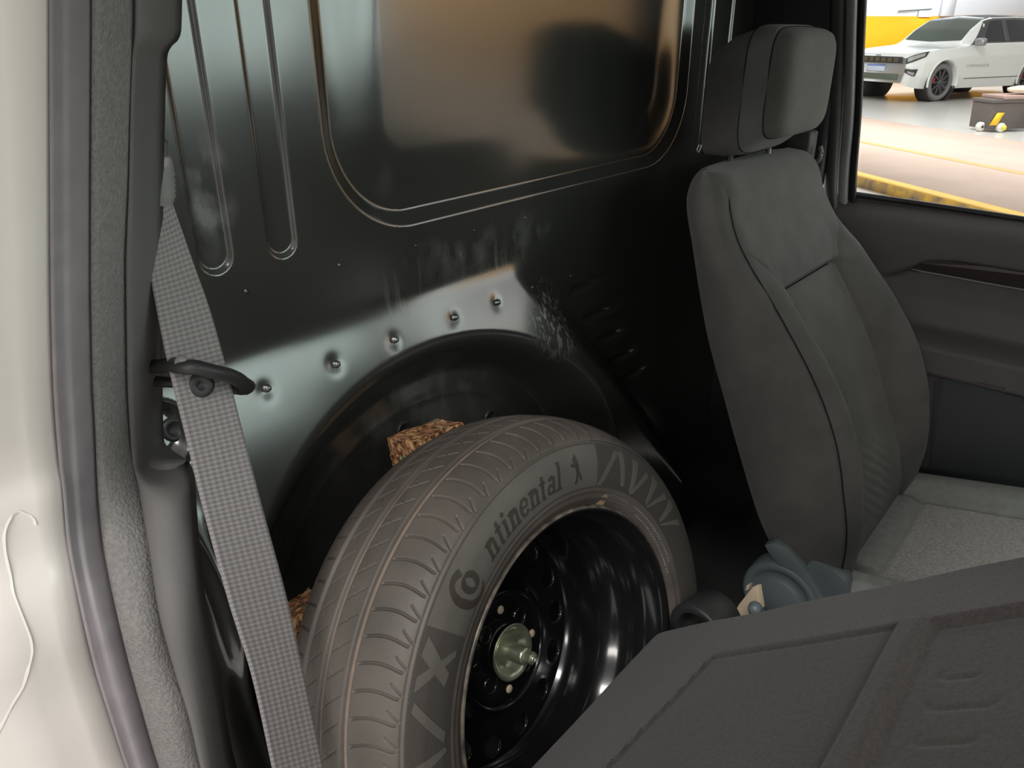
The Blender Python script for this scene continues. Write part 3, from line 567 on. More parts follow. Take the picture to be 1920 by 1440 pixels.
# ---- chip-foam wedges between tyre and bulkhead
def foam(px, py, x_, size, rot, label):
    c = onx(px, py, x_); bm = bmesh.new(); bmesh.ops.create_cube(bm, size=1); bmesh.ops.subdivide_edges(bm, edges=list(bm.edges), cuts=9, use_grid_fill=True)
    V = np.array([v.co[:] for v in bm.verts]); bm.verts.index_update(); fc = [[v.index for v in f.verts] for f in bm.faces]; bm.free()
    V = V*np.array(size); V += RNG.normal(0, .0006, V.shape); V[:, 2] += .001*np.sin(V[:, 1]*90+V[:, 0]*120)
    R_ = np.array(Matrix.Rotation(rot[2], 3, 'Z')@Matrix.Rotation(rot[1], 3, 'Y')@Matrix.Rotation(rot[0], 3, 'X')); V = V@R_.T
    o = mesh('foam_block', V+c, fc, foam_mat, None, smooth=False); return tag(o, label, 'foam block', 'foam blocks wedging the spare wheel')
def foam_material():
    m = mat('rebonded_foam', (.4, .2, .1), .95, spec=.15); nt = m.node_tree; L = nt.links.new; b = P_(m); tc = nt.nodes.new('ShaderNodeTexCoord')
    v = nt.nodes.new('ShaderNodeTexVoronoi'); v.inputs['Scale'].default_value = 170; L(tc.outputs['Object'], v.inputs['Vector'])
    s = nt.nodes.new('ShaderNodeSeparateColor'); L(v.outputs['Color'], s.inputs[0]); r = nt.nodes.new('ShaderNodeValToRGB'); el = r.color_ramp.elements
    el[0].position = 0; el[0].color = (.16, .075, .045, 1); el[1].position = 1; el[1].color = (.75, .42, .16, 1)
    for p_, c_ in ((.2, (.33, .15, .08, 1)), (.45, (.45, .22, .12, 1)), (.65, (.62, .36, .17, 1)), (.97, (.15, .24, .14, 1))): e = el.new(p_); e.color = c_
    r.color_ramp.interpolation = 'CONSTANT'; L(s.outputs[0], r.inputs[0]); n = nt.nodes.new('ShaderNodeTexNoise'); n.inputs['Scale'].default_value = 300; L(tc.outputs['Object'], n.inputs['Vector'])
    mx = nt.nodes.new('ShaderNodeMix'); mx.data_type = 'RGBA'; mx.blend_type = 'MULTIPLY'; mx.inputs[0].default_value = .25; L(r.outputs[0], mx.inputs[6]); L(n.outputs[0], mx.inputs[7]); L(mx.outputs[2], b.inputs['Base Color'])
    bp = nt.nodes.new('ShaderNodeBump'); bp.inputs['Strength'].default_value = .8; bp.inputs['Distance'].default_value = .003; L(v.outputs['Distance'], bp.inputs['Height']); L(bp.outputs[0], b.inputs['Normal']); return m
foam_mat = foam_material()
foam(803, 838, -.690, (.060, .088, .050), (-.06, -.25, -.05), 'brown chip-foam block wedged above the top of the spare tyre')
foam(575, 1185, -.655, (.045, .060, .075), (.0, -.25, .0), 'brown chip-foam block peeping out between belt and tyre tread')

# ================================================================== SEAT BELT
belt = thing('seat_belt', 'grey woven seat belt hanging down the near door pillar', 'seat belt', (-.61, .33, -.90))
Lp = [(262, 330), (275, 420), (280, 500), (292, 573), (321, 711), (350, 828), (376, 937), (430, 1134), (470, 1261), (510, 1440), (545, 1600)]
Rp = [(306, 330), (337, 420), (365, 500), (391, 573), (430, 711), (460, 828), (488, 937), (541, 1134), (569, 1261), (607, 1440), (640, 1600)]
nB = 160; py = np.linspace(330, 1600, nB); xb = np.interp(py, [330, 700, 1000, 1250, 1440, 1600], [-.655, -.625, -.58, -.51, -.465, -.435])
bl = np.array([onx(cr([q[1] for q in Lp], [q[0] for q in Lp], v), v, xx) for v, xx in zip(py, xb)]); br_ = np.array([onx(cr([q[1] for q in Rp], [q[0] for q in Rp], v), v, xx) for v, xx in zip(py, xb)])
fr_ = np.linspace(0, 1, 13); edg = .0008*np.abs(2*fr_-1)**8
Wf = bl[:, None]*(1-fr_)[None, :, None]+br_[:, None]*fr_[None, :, None]; nv_ = np.array([.9, -.3, .25]); nv_ /= np.linalg.norm(nv_)
Wf = Wf+(edg[None, :, None])*nv_; Wk = Wf[:, ::-1]-nv_*.0014; Wall = np.concatenate([Wf, Wk], 1)
ll = np.concatenate([[0], np.cumsum(np.linalg.norm(np.diff(bl, axis=0), axis=1))]); uu = np.concatenate([fr_, fr_[::-1]])*.048
UVb = np.stack(np.broadcast_arrays(uu[None, :], ll[:, None]), -1).reshape(-1, 2)
grid('webbing', Wall, WEB, belt, cv=True, uv=UVb)
bp_ = .5*(bl+br_); i_ = int(np.argmin(abs(py-722))); c = bl[i_]*.53+br_[i_]*.47
lathe('stop_button', [(.0001, .0035), (.004, .0037), (.0045, .0047), (.008, .0046), (.0105, .0036), (.0118, .001), (.0118, -.001)], fr(c+nv_*.0008, nv_), PL_DARK, belt, n=28)
# upper ridged runner
c0 = onx(296, 345, -.64); P = []
for t in np.linspace(0, 1, 25):
    p = onx(295+6*t, 292+92*t, -.642); rr_ = .0125*(math.sin(math.pi*min(1, .25+.75*t))**.5 if t < .5 else 1)*(1-.25*max(0, t-.8)*5)+.0007*math.sin(t*2*math.pi*9)*(t > .25)*(t < .85); P.append((p, rr_))
tube('runner', [a for a, _ in P], [b for _, b in P], GREYTRIM, belt, m=16, flat=1.0, ref=(0, 1, 0))
tube('anchor_cap', [onx(285, 250, -.645), onx(292, 270, -.645), onx(299, 292, -.645)], [.006, .010, .006], PL_GREY, belt, m=12, ref=(0, 1, 0))
# guide loop
gl_ = thing('belt_guide', 'black plastic loop guiding the seat belt at the near pillar', 'belt guide', tuple(onx(380, 700, -.61)))
gp = [onx(262, 690, -.70), onx(296, 687, -.665), onx(330, 685, -.622), onx(360, 688, -.605), onx(400, 697, -.602), onx(436, 706, -.606), onx(456, 719, -.615), onx(463, 726, -.63), onx(452, 731, -.645), onx(420, 729, -.652), onx(340, 716, -.665), onx(262, 712, -.70)]
tube('loop_bar', smooth_path(gp, 60), np.concatenate([np.full(40, .0078), np.full(20, .006)]), PL_DARK, gl_, m=12, flat=.85)
lathe('loop_rivet', [(.0001, .003), (.005, .0025), (.0058, -.002)], fr(onx(340, 679, -.612), (.6, -.7, .3)), GREYTRIM, gl_, n=14)

# ================================================================== DRIVER SEAT (upright, far side)
seat = thing('car_seat', 'upright black fabric driver seat by the far door', 'car seat', (-.05, 1.42, -1.05))
YS = 1.42
zk = [-.935, -.87, -.80, -.69, -.59, -.50, -.424, -.34, -.28, -.222]
K = {'i': [-.250, -.250, -.266, -.315, -.365, -.412, -.462, -.505, -.528, -.540], 'b': [-.252, -.236, -.231, -.247, -.283, -.342, -.408, -.483, -.526, -.540], 'r': [-.345, -.385, -.425, -.475, -.520, -.562, -.590, -.620, -.640, -.648], 'w': [.236, .246, .251, .252, .248, .241, .235, .224, .217, .208]}
def kz(c, z): return cr(zk, K[c], z)
def qb(z): return cr([-.935, -.80, -.60, -.424, -.395, -.365, -.345, -.333], [.150, .147, .140, .133, .148, .180, .205, .225], z)
nz, nq = 240, 300
zz_ = np.linspace(-.935, -.222, nz); th = np.linspace(0, 1, nq, endpoint=False)
# perimeter: front 0..0.56 (q -w..w), then the sides and back
BP = np.zeros((nz, nq, 3)); Q = np.zeros((nz, nq)); FRONT = np.zeros((nz, nq), bool)
top = np.clip((zz_+.275)/.053, 0, 1); topr = np.sqrt(np.maximum(0, 1-top**2))
bot = np.clip((-.895-zz_)/.04, 0, 1); botr = np.sqrt(np.maximum(0, 1-bot**2))
for j, z in enumerate(zz_):
    wi, xi, xbq, xr = kz('w', z), kz('i', z), kz('b', z), kz('r', z); dep = xi-xr
    sh = .045*(1-topr[j])+.03*(1-botr[j]); w = wi-sh*.6; xr2 = xr+sh*.5; xf2 = -sh*.75
    nf = 190; q = np.linspace(-w, w, nf); aq = np.abs(q)/w; b_ = qb(z)/wi
    xi = xi+.012*float(sstep(-.425, -.408, z))*float(1-sstep(-.37, -.27, z)); fade = float(1-sstep(-.40, -.325, z)); bump = fade*sstep(min(b_-.10, .62), .84, aq)*(1-.22*sstep(.82, 1.0, aq)); xf = xi+(xbq-xi)*bump+.010*(1-(np.minimum(aq/b_, 1))**2)*0
    edge_ = .032*(1-np.sqrt(np.maximum(0, 1-np.clip((aq-.86)/.14, 0, 1)**2))); xf = xf-edge_+xf2*(1-.15*aq**2)
    nsd = 30; ns2 = (nq-nf-2*nsd)
    x_end = xf[-1]; ts = np.linspace(0, 1, nsd+1)[1:]; xs_ = x_end+(xr2+.02-x_end)*ts; yb_ = w+.010*np.sin(ts*math.pi)-.018*ts**3
    tb = np.linspace(-1, 1, ns2+1)[1:]; qbk = -tb*(w-.018); xbk = xr2+.02*np.abs(tb)**6
    Y = np.concatenate([q, yb_, qbk, -yb_[::-1]]); X = np.concatenate([xf, xs_, xbk, xs_[::-1]])
    Y = Y[:nq]; X = X[:nq]; BP[j, :, 0] = X; BP[j, :, 1] = YS+Y; BP[j, :, 2] = z; Q[j] = Y; FRONT[j, :nf] = True
# stitched seams pressed into the surface
for j, z in enumerate(zz_):
    f = FRONT[j]; aq = np.abs(Q[j]); w = kz('w', z)
    sd = np.zeros(nq); g = lambda d, s: np.exp(-(d/s)**2)
    if z < -.333: sd = np.maximum(sd, .0050*g(aq-qb(z), .0035))
    inn_ = aq < qb(z); sd = np.maximum(sd, np.where(inn_, .0075*g((z+.424)/(1 if z < -.424 else 2.0), .0045), 0))
    sd = np.maximum(sd, .0040*g(aq-(w-.012), .0026))
    BP[j, f, 0] -= sd[f]
fc = gridf(nz, nq, False, True); zc_ = BP[..., 2].reshape(-1)[fc].mean(1); qc_ = np.abs(Q.reshape(-1)[fc].mean(1)); fc_front = FRONT.reshape(-1)[fc].all(1)
reg = np.zeros(len(fc), int); inside_ = fc_front & (qc_ < qb(zc_)); reg[inside_ & (zc_ < -.424)] = 1; reg[inside_ & (zc_ >= -.424)] = 2; reg[fc_front & (qc_ >= qb(zc_)) & (qc_ < kz('w', zc_)-.012) & (zc_ < -.333)] = 3
qs_ = Q.reshape(-1)[fc].mean(1)
def sub(name, sel, m, par=seat, **k):
    f = fc[sel]; u, inv = np.unique(f, return_inverse=True); return mesh(name, BP.reshape(-1, 3)[u], inv.reshape(f.shape)[:, ::-1], m, par, **k)
shell = sub('backrest', reg == 0, FAB)
sub('backrest_insert', reg == 1, FAB2); sub('upper_panel', reg == 2, FAB); sub('side_bolster', (reg == 3) & (qs_ < 0), FAB); sub('side_bolster', (reg == 3) & (qs_ > 0), FAB)
# caps
for j, nm in ((nz-1, 'top'), (0, 'bottom')):
    ring = BP[j]; c = ring.mean(0); mesh('backrest_cap', np.concatenate([ring, [c+np.array([0, 0, .003 if j else -.003])]]), [(i, (i+1) % nq, nq) for i in range(nq)], FAB, seat)
# seam threads
def seam(pts, r_=.0011, par=seat): tube('seam', pts, r_, SEAM, par, m=5)
sp_ = [];
for z in np.linspace(-.90, -.232, 60):
    j = int(np.argmin(abs(zz_-z))); w = kz('w', z); i = int(np.argmin(np.where(FRONT[j], np.abs(Q[j]+(w-.012-.045*(1-topr[j])*.6)), 9))); sp_.append(BP[j, i]+np.array([.0002, -.0002, 0]))
sp_ = np.array(sp_); kk = np.ones(7)/7; sp_ = np.stack([np.convolve(np.pad(sp_[:, i], 3, 'edge'), kk, 'valid') for i in range(3)], 1); seam(sp_+np.array([.0012, -.0016, 0]), .0012)
seam([BP[int(np.argmin(abs(zz_+.424))), int(i)]+np.array([.0008, 0, 0]) for i in np.linspace(48, 142, 30)], .0014)
# wipe marks (worn pile) low on the insert
# headrest
head = []
HR_ = [(-.5060, 1.425-.107*k, 1.425+.107*k, -.088-.085*k, -.088+.085*k) for k in (.02, .35, .62)]+[(-.5068, 1.343, 1.507, -.154, -.022), (-.5090, 1.330, 1.520, -.163, -.013), (-.5140, 1.3225, 1.5275, -.169, -.007), (-.5230, 1.3185, 1.5315, -.173, -.003), (-.5340, 1.3175, 1.5325, -.1755, -.001), (-.5445, 1.3165, 1.5335, -.1775, .0)]
NF_ = len(HR_)
HR_ += [(-.5460, 1.3150, 1.535, -.179, .002), (-.550, 1.313, 1.537, -.182, .003), (-.575, 1.300, 1.550, -.201, .004), (-.5790, 1.2995, 1.5505, -.203, .003), (-.583, 1.300, 1.55, -.206, .000), (-.62, 1.305, 1.545, -.214, -.012), (-.655, 1.320, 1.53, -.216, -.035), (-.668, 1.345, 1.505, -.205, -.06), (-.672, 1.38, 1.47, -.18, -.09)]
for x_, y0, y1, z0, z1 in HR_:
    yc, zc, hy, hz = (y0+y1)/2, (z0+z1)/2, (y1-y0)/2, (z1-z0)/2; ring = []
    for k in range(64):
        a = 2*math.pi*k/64; ca, sa = math.cos(a), math.sin(a); e = .40
        ring.append((x_, yc+hy*math.copysign(abs(ca)**e, ca), zc+hz*math.copysign(abs(sa)**e, sa)))
    head.append(ring)
HP = np.array(head); nh = len(HP)
def hsub(name, a, b, m, cap=None):
    P = HP[a:b]; f = [tuple(x) for x in gridf(b-a, 64, False, True)]
    if cap == 'f': f.append(tuple(range(64))[::-1])
    if cap == 'b': f.append(tuple((b-a-1)*64+i for i in range(64)))
    return mesh(name, P.reshape(-1, 3), f, m, seat, sharp=50)
hsub('headrest_pad', 0, NF_, FAB2, 'f'); hsub('headrest', NF_-1, NF_+4, FAB); hsub('headrest_back', NF_+3, nh, FAB, 'b')
tube('seam', np.concatenate([HP[NF_-1], HP[NF_-1][:1]])+np.array([.0004, 0, 0]), .0012, SEAM, seat, m=5); tube('seam', np.concatenate([HP[NF_+3], HP[NF_+3][:1]]), .0011, SEAM, seat, m=5)
for q, y_ in (((1368, 322), 1.36), ((1440, 296), 1.49)):
    p = ony(*q, y_); tube('headrest_post', [p+np.array([.004, 0, -.05]), p, p+np.array([-.006, 0, .06])], .0055, CHROME, seat, m=10)
    rbox('post_guide', p+np.array([.004, 0, -.006]), (.026, .030, .016), PL_TEAL, seat, r=.005)
# cushion
cxs = np.linspace(-.285, .24, 90); cys = np.linspace(-.255, .255, 120); CX, CY = np.meshgrid(cxs, cys, indexing='ij')
ac2 = np.abs(CY); CZ = -.893+.20*np.clip(CX+.25, 0, 1)*(1-.5*sstep(0, .24, CX))
bol = sstep(.150, .205, ac2)*(1-.9*sstep(.225, .258, ac2)); CZ = CZ+.026*bol-.07*sstep(.235, .262, ac2)**2-.012*np.exp(-((ac2-.152)/.005)**2)-.06*sstep(.19, .245, CX)**2
xs_ln = -.205; CZ = CZ-.007*np.exp(-((CX-xs_ln)/.004)**2)*(ac2 < .152)+.010*sstep(xs_ln+.01, xs_ln-.03, CX)*(ac2 < .152)
CP = np.stack([CX, YS+CY, CZ], -1); cf = gridf(90, 120); cxm = CX.ravel()[cf].mean(1); cym = ac2.ravel()[cf].mean(1); ins = (cym < .152) & (cxm > xs_ln)
def csub(name, sel, m):
    f = cf[sel]; u, inv = np.unique(f, return_inverse=True); return mesh(name, CP.reshape(-1, 3)[u], inv.reshape(f.shape), m, seat)
csub('cushion_insert', ins, CUSH); csub('cushion_cover', ~ins, FAB3)
rbox('cushion_base', (-.02, YS, -.975), (.50, .48, .10), FAB, seat, r=.03)
rbox('seat_frame', (-.02, YS, -1.03), (.46, .40, .045), PL_DARK, seat, r=.01)
# recliner cover on the near side: stacked discs and a swept arm
rc_ = ony(1462, 1118, 1.155); ay = np.array([0, -1., 0])
rec = lathe('recliner_cover', [(.070, -.035), (.070, .0), (.066, .006), (.056, .008), (.054, .005), (.040, .006), (.0365, .009), (.034, .0105), (.0001, .012)], fr(rc_, ay), PL_TEAL, seat, n=64)
ap = [ony(*q, 1.150) for q in ((1432, 1022), (1452, 1018), (1475, 1030), (1500, 1058), (1522, 1090), (1545, 1130), (1530, 1150), (1500, 1120), (1470, 1075), (1445, 1045))]
def plate(name, pts, dvec, m, par, bev=.003):
    n = len(pts); dvec = np.asarray(dvec, float); bm = bmesh.new(); vs = [bm.verts.new(Vector(p)) for p in pts]; f = bm.faces.new(vs); r = bmesh.ops.extrude_face_region(bm, geom=[f]); bmesh.ops.translate(bm, verts=[g for g in r['geom'] if isinstance(g, bmesh.types.BMVert)], vec=Vector(dvec)); bmesh.ops.recalc_face_normals(bm, faces=list(bm.faces))
    if bev: bmesh.ops.bevel(bm, geom=list(bm.edges), offset=bev, segments=2, affect='EDGES', profile=.5)
    bm.verts.index_update(); V = np.array([v.co[:] for v in bm.verts]); fcx = [[v.index for v in g.verts] for g in bm.faces]; bm.free(); return mesh(name, V, fcx, m, par, sharp=40)
plate('recliner_arm', ap, (0, .03, 0), PL_TEAL, seat)
ap = [ony(*q, 1.165) for q in ((1500, 1045), (1530, 1052), (1562, 1068), (1588, 1090), (1592, 1130), (1550, 1130), (1525, 1085))]
plate('recliner_shield', ap, (0, .03, 0), PL_TEAL, seat)
p = ony(1718, 880, 1.69); tube('belt_stalk', smooth_path([p+np.array([-.01, 0, .02]), p, p+np.array([.012, -.005, -.05])], 10), .004, CHROME, seat, m=8)
anc = thing('belt_anchor', 'small black belt bracket with hook behind the far headrest', 'bracket', tuple(ony(1500, 290, 1.66)))
rbox('anchor_box', ony(1502, 272, 1.66), (.05, .045, .06), PL_GREY, anc, r=.006)
tube('anchor_hook', smooth_path([ony(1527, 305, 1.66), ony(1536, 300, 1.66), ony(1540, 286, 1.66), ony(1538, 274, 1.66)], 16), .0045, GREYTRIM, anc, m=8)
# cream bracket and round cover beside the hinge
brk = thing('seat_bracket', 'cream painted angled bracket beside the far seat hinge', 'bracket', tuple(ony(1395, 1140, 1.03)))
plate('bracket_arm', [ony(*q, 1.03) for q in ((1411, 1100), (1418, 1099), (1425, 1142), (1400, 1155), (1372, 1156), (1385, 1133))], (.004, .012, 0), CREAM, brk, bev=.0015)
plate('bracket_tab', [ony(*q, 1.045) for q in ((1400, 1097), (1405, 1096), (1403, 1106), (1396, 1108))], (.002, .010, 0), CREAM, brk, bev=.0008)
pp = ony(1415, 1142, 1.0); lathe('hinge_cap', [(.0001, .009), (.006, .008), (.010, .004), (.011, -.008)], fr(pp, (.2, -.9, .35)), PL_TEAL, brk, n=24)

# ================================================================== PASSENGER SEAT (tipped forward, nearest the camera)
pas = thing('car_seat', 'passenger seat tipped forward showing its carpeted back panel', 'car seat', (-.05, .52, -1.05))
TA = math.radians(40); A0 = ray(1245, 1180)*1.05; PE2 = np.array([math.cos(TA), 0, math.sin(TA)]); PN = np.array([-math.sin(TA), 0, math.cos(TA)]); PY = np.array([0, 1., 0])
def ppos(u, y, h): return A0*np.array([1, 0, 1])+PE2*np.asarray(u)[..., None]+PY*np.asarray(y)[..., None]+PN*np.asarray(h)[..., None]
us = np.concatenate([np.linspace(-.028, .02, 24), np.linspace(.022, .60, 190)]); yg = np.linspace(.27, .768, 170); U, YG = np.meshgrid(us, yg, indexing='ij')
Hh_ = np.zeros(U.shape); ym = np.abs(YG-.519)/.249
Hh_ -= .035*(1-np.sqrt(np.maximum(0, 1-np.clip((ym-.93)/.07, 0, 1)**2)))        # rolled far / near edge
Hh_ -= .028*(1-np.sqrt(np.maximum(0, 1-np.clip((-.004-U)/.024, 0, 1)**2)))       # rolled bottom edge
pan = sstep(.667, .661, YG)*sstep(.36, .366, YG)                                 # inset panel fields
Hh_ -= .0030*sstep(.112, .116, U+(YG-.47)*-.13)*pan                              # first field is set back
Hh_ += .0110*sstep(.360, .374, U)*(1-sstep(.391, .397, U))*pan                   # raised welt
Hh_ -= .0060*sstep(.392, .399, U)*pan
Hh_ -= .0016*np.exp(-((YG-.664)/.003)**2)*sstep(.13, .15, U)
for u0, u1, y_ in ((.428, .444, .588), (.428, .464, .548), (.428, .460, .507)):   # pressed finger marks
    du = np.maximum(np.maximum(u0-U, U-u1), 0); dyy = YG-y_; rr_ = np.hypot(du, dyy); Hh_ -= .0018*np.exp(-((rr_-.007)/.0028)**2)*sstep(.008, -.004, dyy)
Hh_ += .0006*np.sin(U*37+YG*11)*np.sin(YG*23)
Hh_ -= .038*(1-np.sqrt(np.maximum(0, 1-np.clip((U-.562)/.038, 0, 1)**2)))       # rolled upper edge
cd_ = np.hypot(np.maximum(0, .022-U)/.050, np.maximum(0, YG-.728)/.040); Hh_ -= .035*sstep(.75, 1.35, cd_)
PP = ppos(U, YG, Hh_); pf = gridf(*U.shape); um, ymn = U.ravel()[pf].mean(1), YG.ravel()[pf].mean(1)
ub = um+(ymn-.47)*-.13
edge_sel = (ub < .113) | (ymn > .664)
def psub(name, sel, m):
    f = pf[sel]; u, inv = np.unique(f, return_inverse=True); return mesh(name, PP.reshape(-1, 3)[u], inv.reshape(f.shape), m, pas)
psub('carpet_border', edge_sel, CARPET); welt = (~edge_sel) & (um > .368) & (um < .392); psub('welt', welt, CARPET2); psub('back_panel', (~edge_sel) & ~welt & (um < .392), CARPET2); psub('back_panel', (~edge_sel) & ~welt & (um >= .392), CARPET2)
# cushion side (hidden underneath) of the tipped backrest
cu_ = ppos(np.array(.292), np.array(.519), np.array(-.064)); rbox('backrest', cu_, (.605, .482, .105), FAB, pas, r=.03, seg=4, M=np.array([PE2, PY, PN]))
rbox('cushion', (.02, .52, -.93), (.46, .46, .12), FAB, pas, r=.04, seg=4)
rbox('seat_frame', (.02, .52, -1.02), (.42, .40, .06), PL_DARK, pas, r=.01)
# hollow hinge cover at the far lower corner
hc = ony(1312, 1178, .80)
lathe('hinge_cover', [(.030, -.002), (.040, -.004), (.0425, .0), (.0425, .05), (.038, .055), (.030, .05), (.028, .0), (.030, -.002)], fr(hc-np.array([0, .012, 0]), np.array([.15, 1., -.05])), PL_DARK, pas, n=48)
rbox('hinge_arm', hc+np.array([.03, .02, -.06]), (.05, .03, .14), PL_DARK, pas, r=.01)

# ================================================================== THE HALL OUTSIDE
GZ = -1.4
hf = rbox('floor', (0, 8, GZ-.05), (60, 60, .1), HFLOOR, r=0); tag(hf, 'pale polished hall floor outside the car', 'floor', kind='structure')
al = math.radians(39.6+12.7); HD = np.array([-math.sin(al), math.cos(al), 0]); HR = np.array([math.cos(al), math.sin(al), 0])
wp = HD*21.5
def wallbox(name, s0, s1, z0, z1, d, th, m, parent=None, **k): # box on the far wall; s along HR, proud by d
    return rbox(name, HD*(21.5-d+th/2)+HR*(s0+s1)/2+np.array([0, 0, (z0+z1)/2]), (s1-s0, th, z1-z0), m, parent, r=0, M=np.array([HR, HD, [0, 0, 1]]), **k)
hw_ = wallbox('wall_far', -8, 26, GZ, 4.2, 0, .2, HWHITE); tag(hw_, 'white upper hall wall far behind the parked car', 'wall', kind='structure')
yw = wallbox('wall_panel', -8, 26, GZ, .27, .03, .04, YEL); tag(yw, 'yellow painted lower band of the hall wall', 'wall panel', kind='structure')
def on_wall(px, py): d = ray(px, py); return d*(21.45/(d@HD))
vt = [on_wall(*q) for q in ((1684, 22), (1746, 18), (1746, 16), (1684, 20))]
vent = thing('wall_vent', 'thin dark slot high on the white hall wall', 'vent', tuple(vt[0])); plate('slot', [v for v in vt], -HD*.03, DARKSLOT, vent, bev=0)
lamp_p = on_wall(1734, 26); lm = thing('wall_lamp', 'bright glowing lamp just above the yellow wall band', 'lamp', tuple(lamp_p))
rbox('lamp_glass', lamp_p-HD*.05, (.36, .08, .14), mat('lamp_glow', (1, 1, .95), .5, emit=(1, .97, .9, 4)), lm, r=.04, M=np.array([HR, HD, [0, 0, 1]])); rbox('lamp_back', lamp_p-HD*.0, (.40, .05, .17), HWHITE, lm, r=.02, M=np.array([HR, HD, [0, 0, 1]]))
col_ = wallbox('wall_pier', 0, 1, 0, 1, 0, .1, HWHITE); bpy.data.objects.remove(col_)
a_, b_ = on_wall(1766, 10), on_wall(1789, 10); s0, s1 = a_@HR, b_@HR
cp = wallbox('trim_7', s0, s1, .27, 4.0, .12, .12, HWHITE); tag(cp, 'pale wall pier above the parked car', 'wall pier', kind='structure')

# raised service lane with painted borders
LZ = GZ+.10
n3a, n3b = onz(1610, 330, LZ), onz(1920, 410, LZ); ld = (n3b-n3a); ld /= np.linalg.norm(ld); lnn = np.array([-ld[1], ld[0], 0]); lnn *= math.copysign(1, lnn@HD)
far = onz(1765, 242, LZ); dfar = (far-n3a)@lnn; mid = onz(1765, 295, LZ); dmid = (mid-n3a)@lnn
def lane_box(name, d0, d1, z0, z1, m, parent=None, **k):
    c = n3a+lnn*(d0+d1)/2; return rbox(name, (c[0], c[1], (z0+z1)/2), (24, d1-d0, z1-z0), m, parent, r=0, M=np.array([ld, lnn, [0, 0, 1]]), **k)
ln_ = thing('service_lane', 'raised beige lane with yellow painted kerb outside the car window', 'lane', (n3a[0], n3a[1], GZ), kind='structure')
lane_box('lane_slab', .012, dfar, GZ, LZ-.002, LANE, ln_); lane_box('kerb_line', .0, .16, LZ-.003, LZ+.001, YLINE, ln_); lane_box('kerb_face', 0, .012, GZ, LZ-.003, KERBF, ln_); lane_box('orange_line', dmid-.06, dmid+.06, LZ-.003, LZ+.001, OLINE, ln_)

# ---- parked white SUV
SP = onz(1755, 190, GZ); SU = .9*Rr+.43*Hh; SU /= np.linalg.norm(SU); SV = -.43*Rr+.9*Hh; SV /= np.linalg.norm(SV)
suv = thing('parked_car', 'white SUV with black wheels parked by the yellow wall', 'car', tuple(SP))
PAINT = mat('suv_white_paint', (.68, .70, .685), .25, coat=.5); DKP = mat('suv_dark_trim', (.03, .03, .03), .5); DGL = mat('suv_dark_glass', (.012, .012, .016), .1, spec=.3); WGL = mat('suv_windscreen', (.055, .07, .06), .12, spec=.4)
AX0 = .90                                                     # front axle behind the bumper; near side is v = 0
def suvw(u, v, w): # local (length, width from near side, height) -> world
    u, v, w = np.broadcast_arrays(np.asarray(u, float), np.asarray(v, float), np.asarray(w, float)); return SP+SU*(u-AX0)[..., None]+SV*(v-.06)[..., None]+np.array([0, 0, 1.])*w[..., None]
st = np.array([ # u, half width, sill z, shoulder z, deck edge z, roof half width, roof edge z, crown z
 (0.00, .70, .36, .72, .90, .62, .93, .95), (.08, .80, .30, .74, .97, .70, 1.00, 1.02), (.30, .88, .26, .78, 1.03, .74, 1.06, 1.08), (.70, .92, .24, .84, 1.08, .76, 1.11, 1.13), (1.20, .93, .24, .88, 1.12, .76, 1.15, 1.17), (1.42, .93, .24, .90, 1.13, .74, 1.18, 1.20),
 (1.75, .93, .24, .91, 1.14, .68, 1.40, 1.42), (2.10, .93, .24, .92, 1.15, .63, 1.60, 1.63), (2.35, .93, .24, .92, 1.15, .61, 1.66, 1.70), (3.2, .93, .24, .93, 1.16, .61, 1.68, 1.72), (4.1, .92, .26, .95, 1.18, .60, 1.64, 1.68), (4.5, .90, .30, .96, 1.20, .58, 1.50, 1.54), (4.72, .82, .40, .96, 1.15, .55, 1.28, 1.30)])
st[:, 3] *= .93; st[:, 4] *= .935; st[:, 6:] *= .95; st[:6, 4] *= .975; st[:6, 6:] *= .945
def sec(u, s):
    """point on the right/left half section, s in 0..5"""
    u = np.asarray(u, float); c = [np.interp(u, st[:, 0], st[:, i]) for i in range(8)]; hw, z0, zs2, ze, rw, zr, zt = c[1:]
    V_ = [hw*.93, hw, hw*1.0, hw*.955, rw, np.zeros_like(hw)]; W_ = [z0, z0+.22, zs2, ze, zr, zt]
    k = np.clip(np.floor(s).astype(int), 0, 4); t = s-k; Vs = np.stack(np.broadcast_arrays(*V_)); Ws = np.stack(np.broadcast_arrays(*W_))
    g = lambda A: np.take_along_axis(A, k[None], 0)[0]*(1-t)+np.take_along_axis(A, (k+1)[None], 0)[0]*t
    return g(Vs), g(Ws)
ug = np.linspace(0, 4.72, 190); sg = np.concatenate([np.linspace(0, 5, 41), np.linspace(5, 0, 41)[1:]]); U_, S_ = np.meshgrid(ug, sg, indexing='ij'); Vv, Ww = sec(U_, S_); side = np.concatenate([-np.ones(41), np.ones(40)])
SPt = suvw(U_, .93+side[None]*Vv, Ww); sf = gridf(*U_.shape); uc = U_.ravel()[sf].mean(1); wc_ = Ww.ravel()[sf].mean(1); vc_ = (Vv).ravel()[sf].mean(1)
keep = np.ones(len(sf), bool)
for au in (AX0, AX0+2.79): keep &= ~((np.hypot(uc-au, wc_-.37) < .42) & (vc_ > .5))
cap = lambda i: [i*81+k for k in range(81)]
fcs = [tuple(x) for x in sf[keep]]+[tuple(cap(0))[::-1], tuple(cap(189))]
body = mesh('body', SPt.reshape(-1, 3), fcs, PAINT, suv)
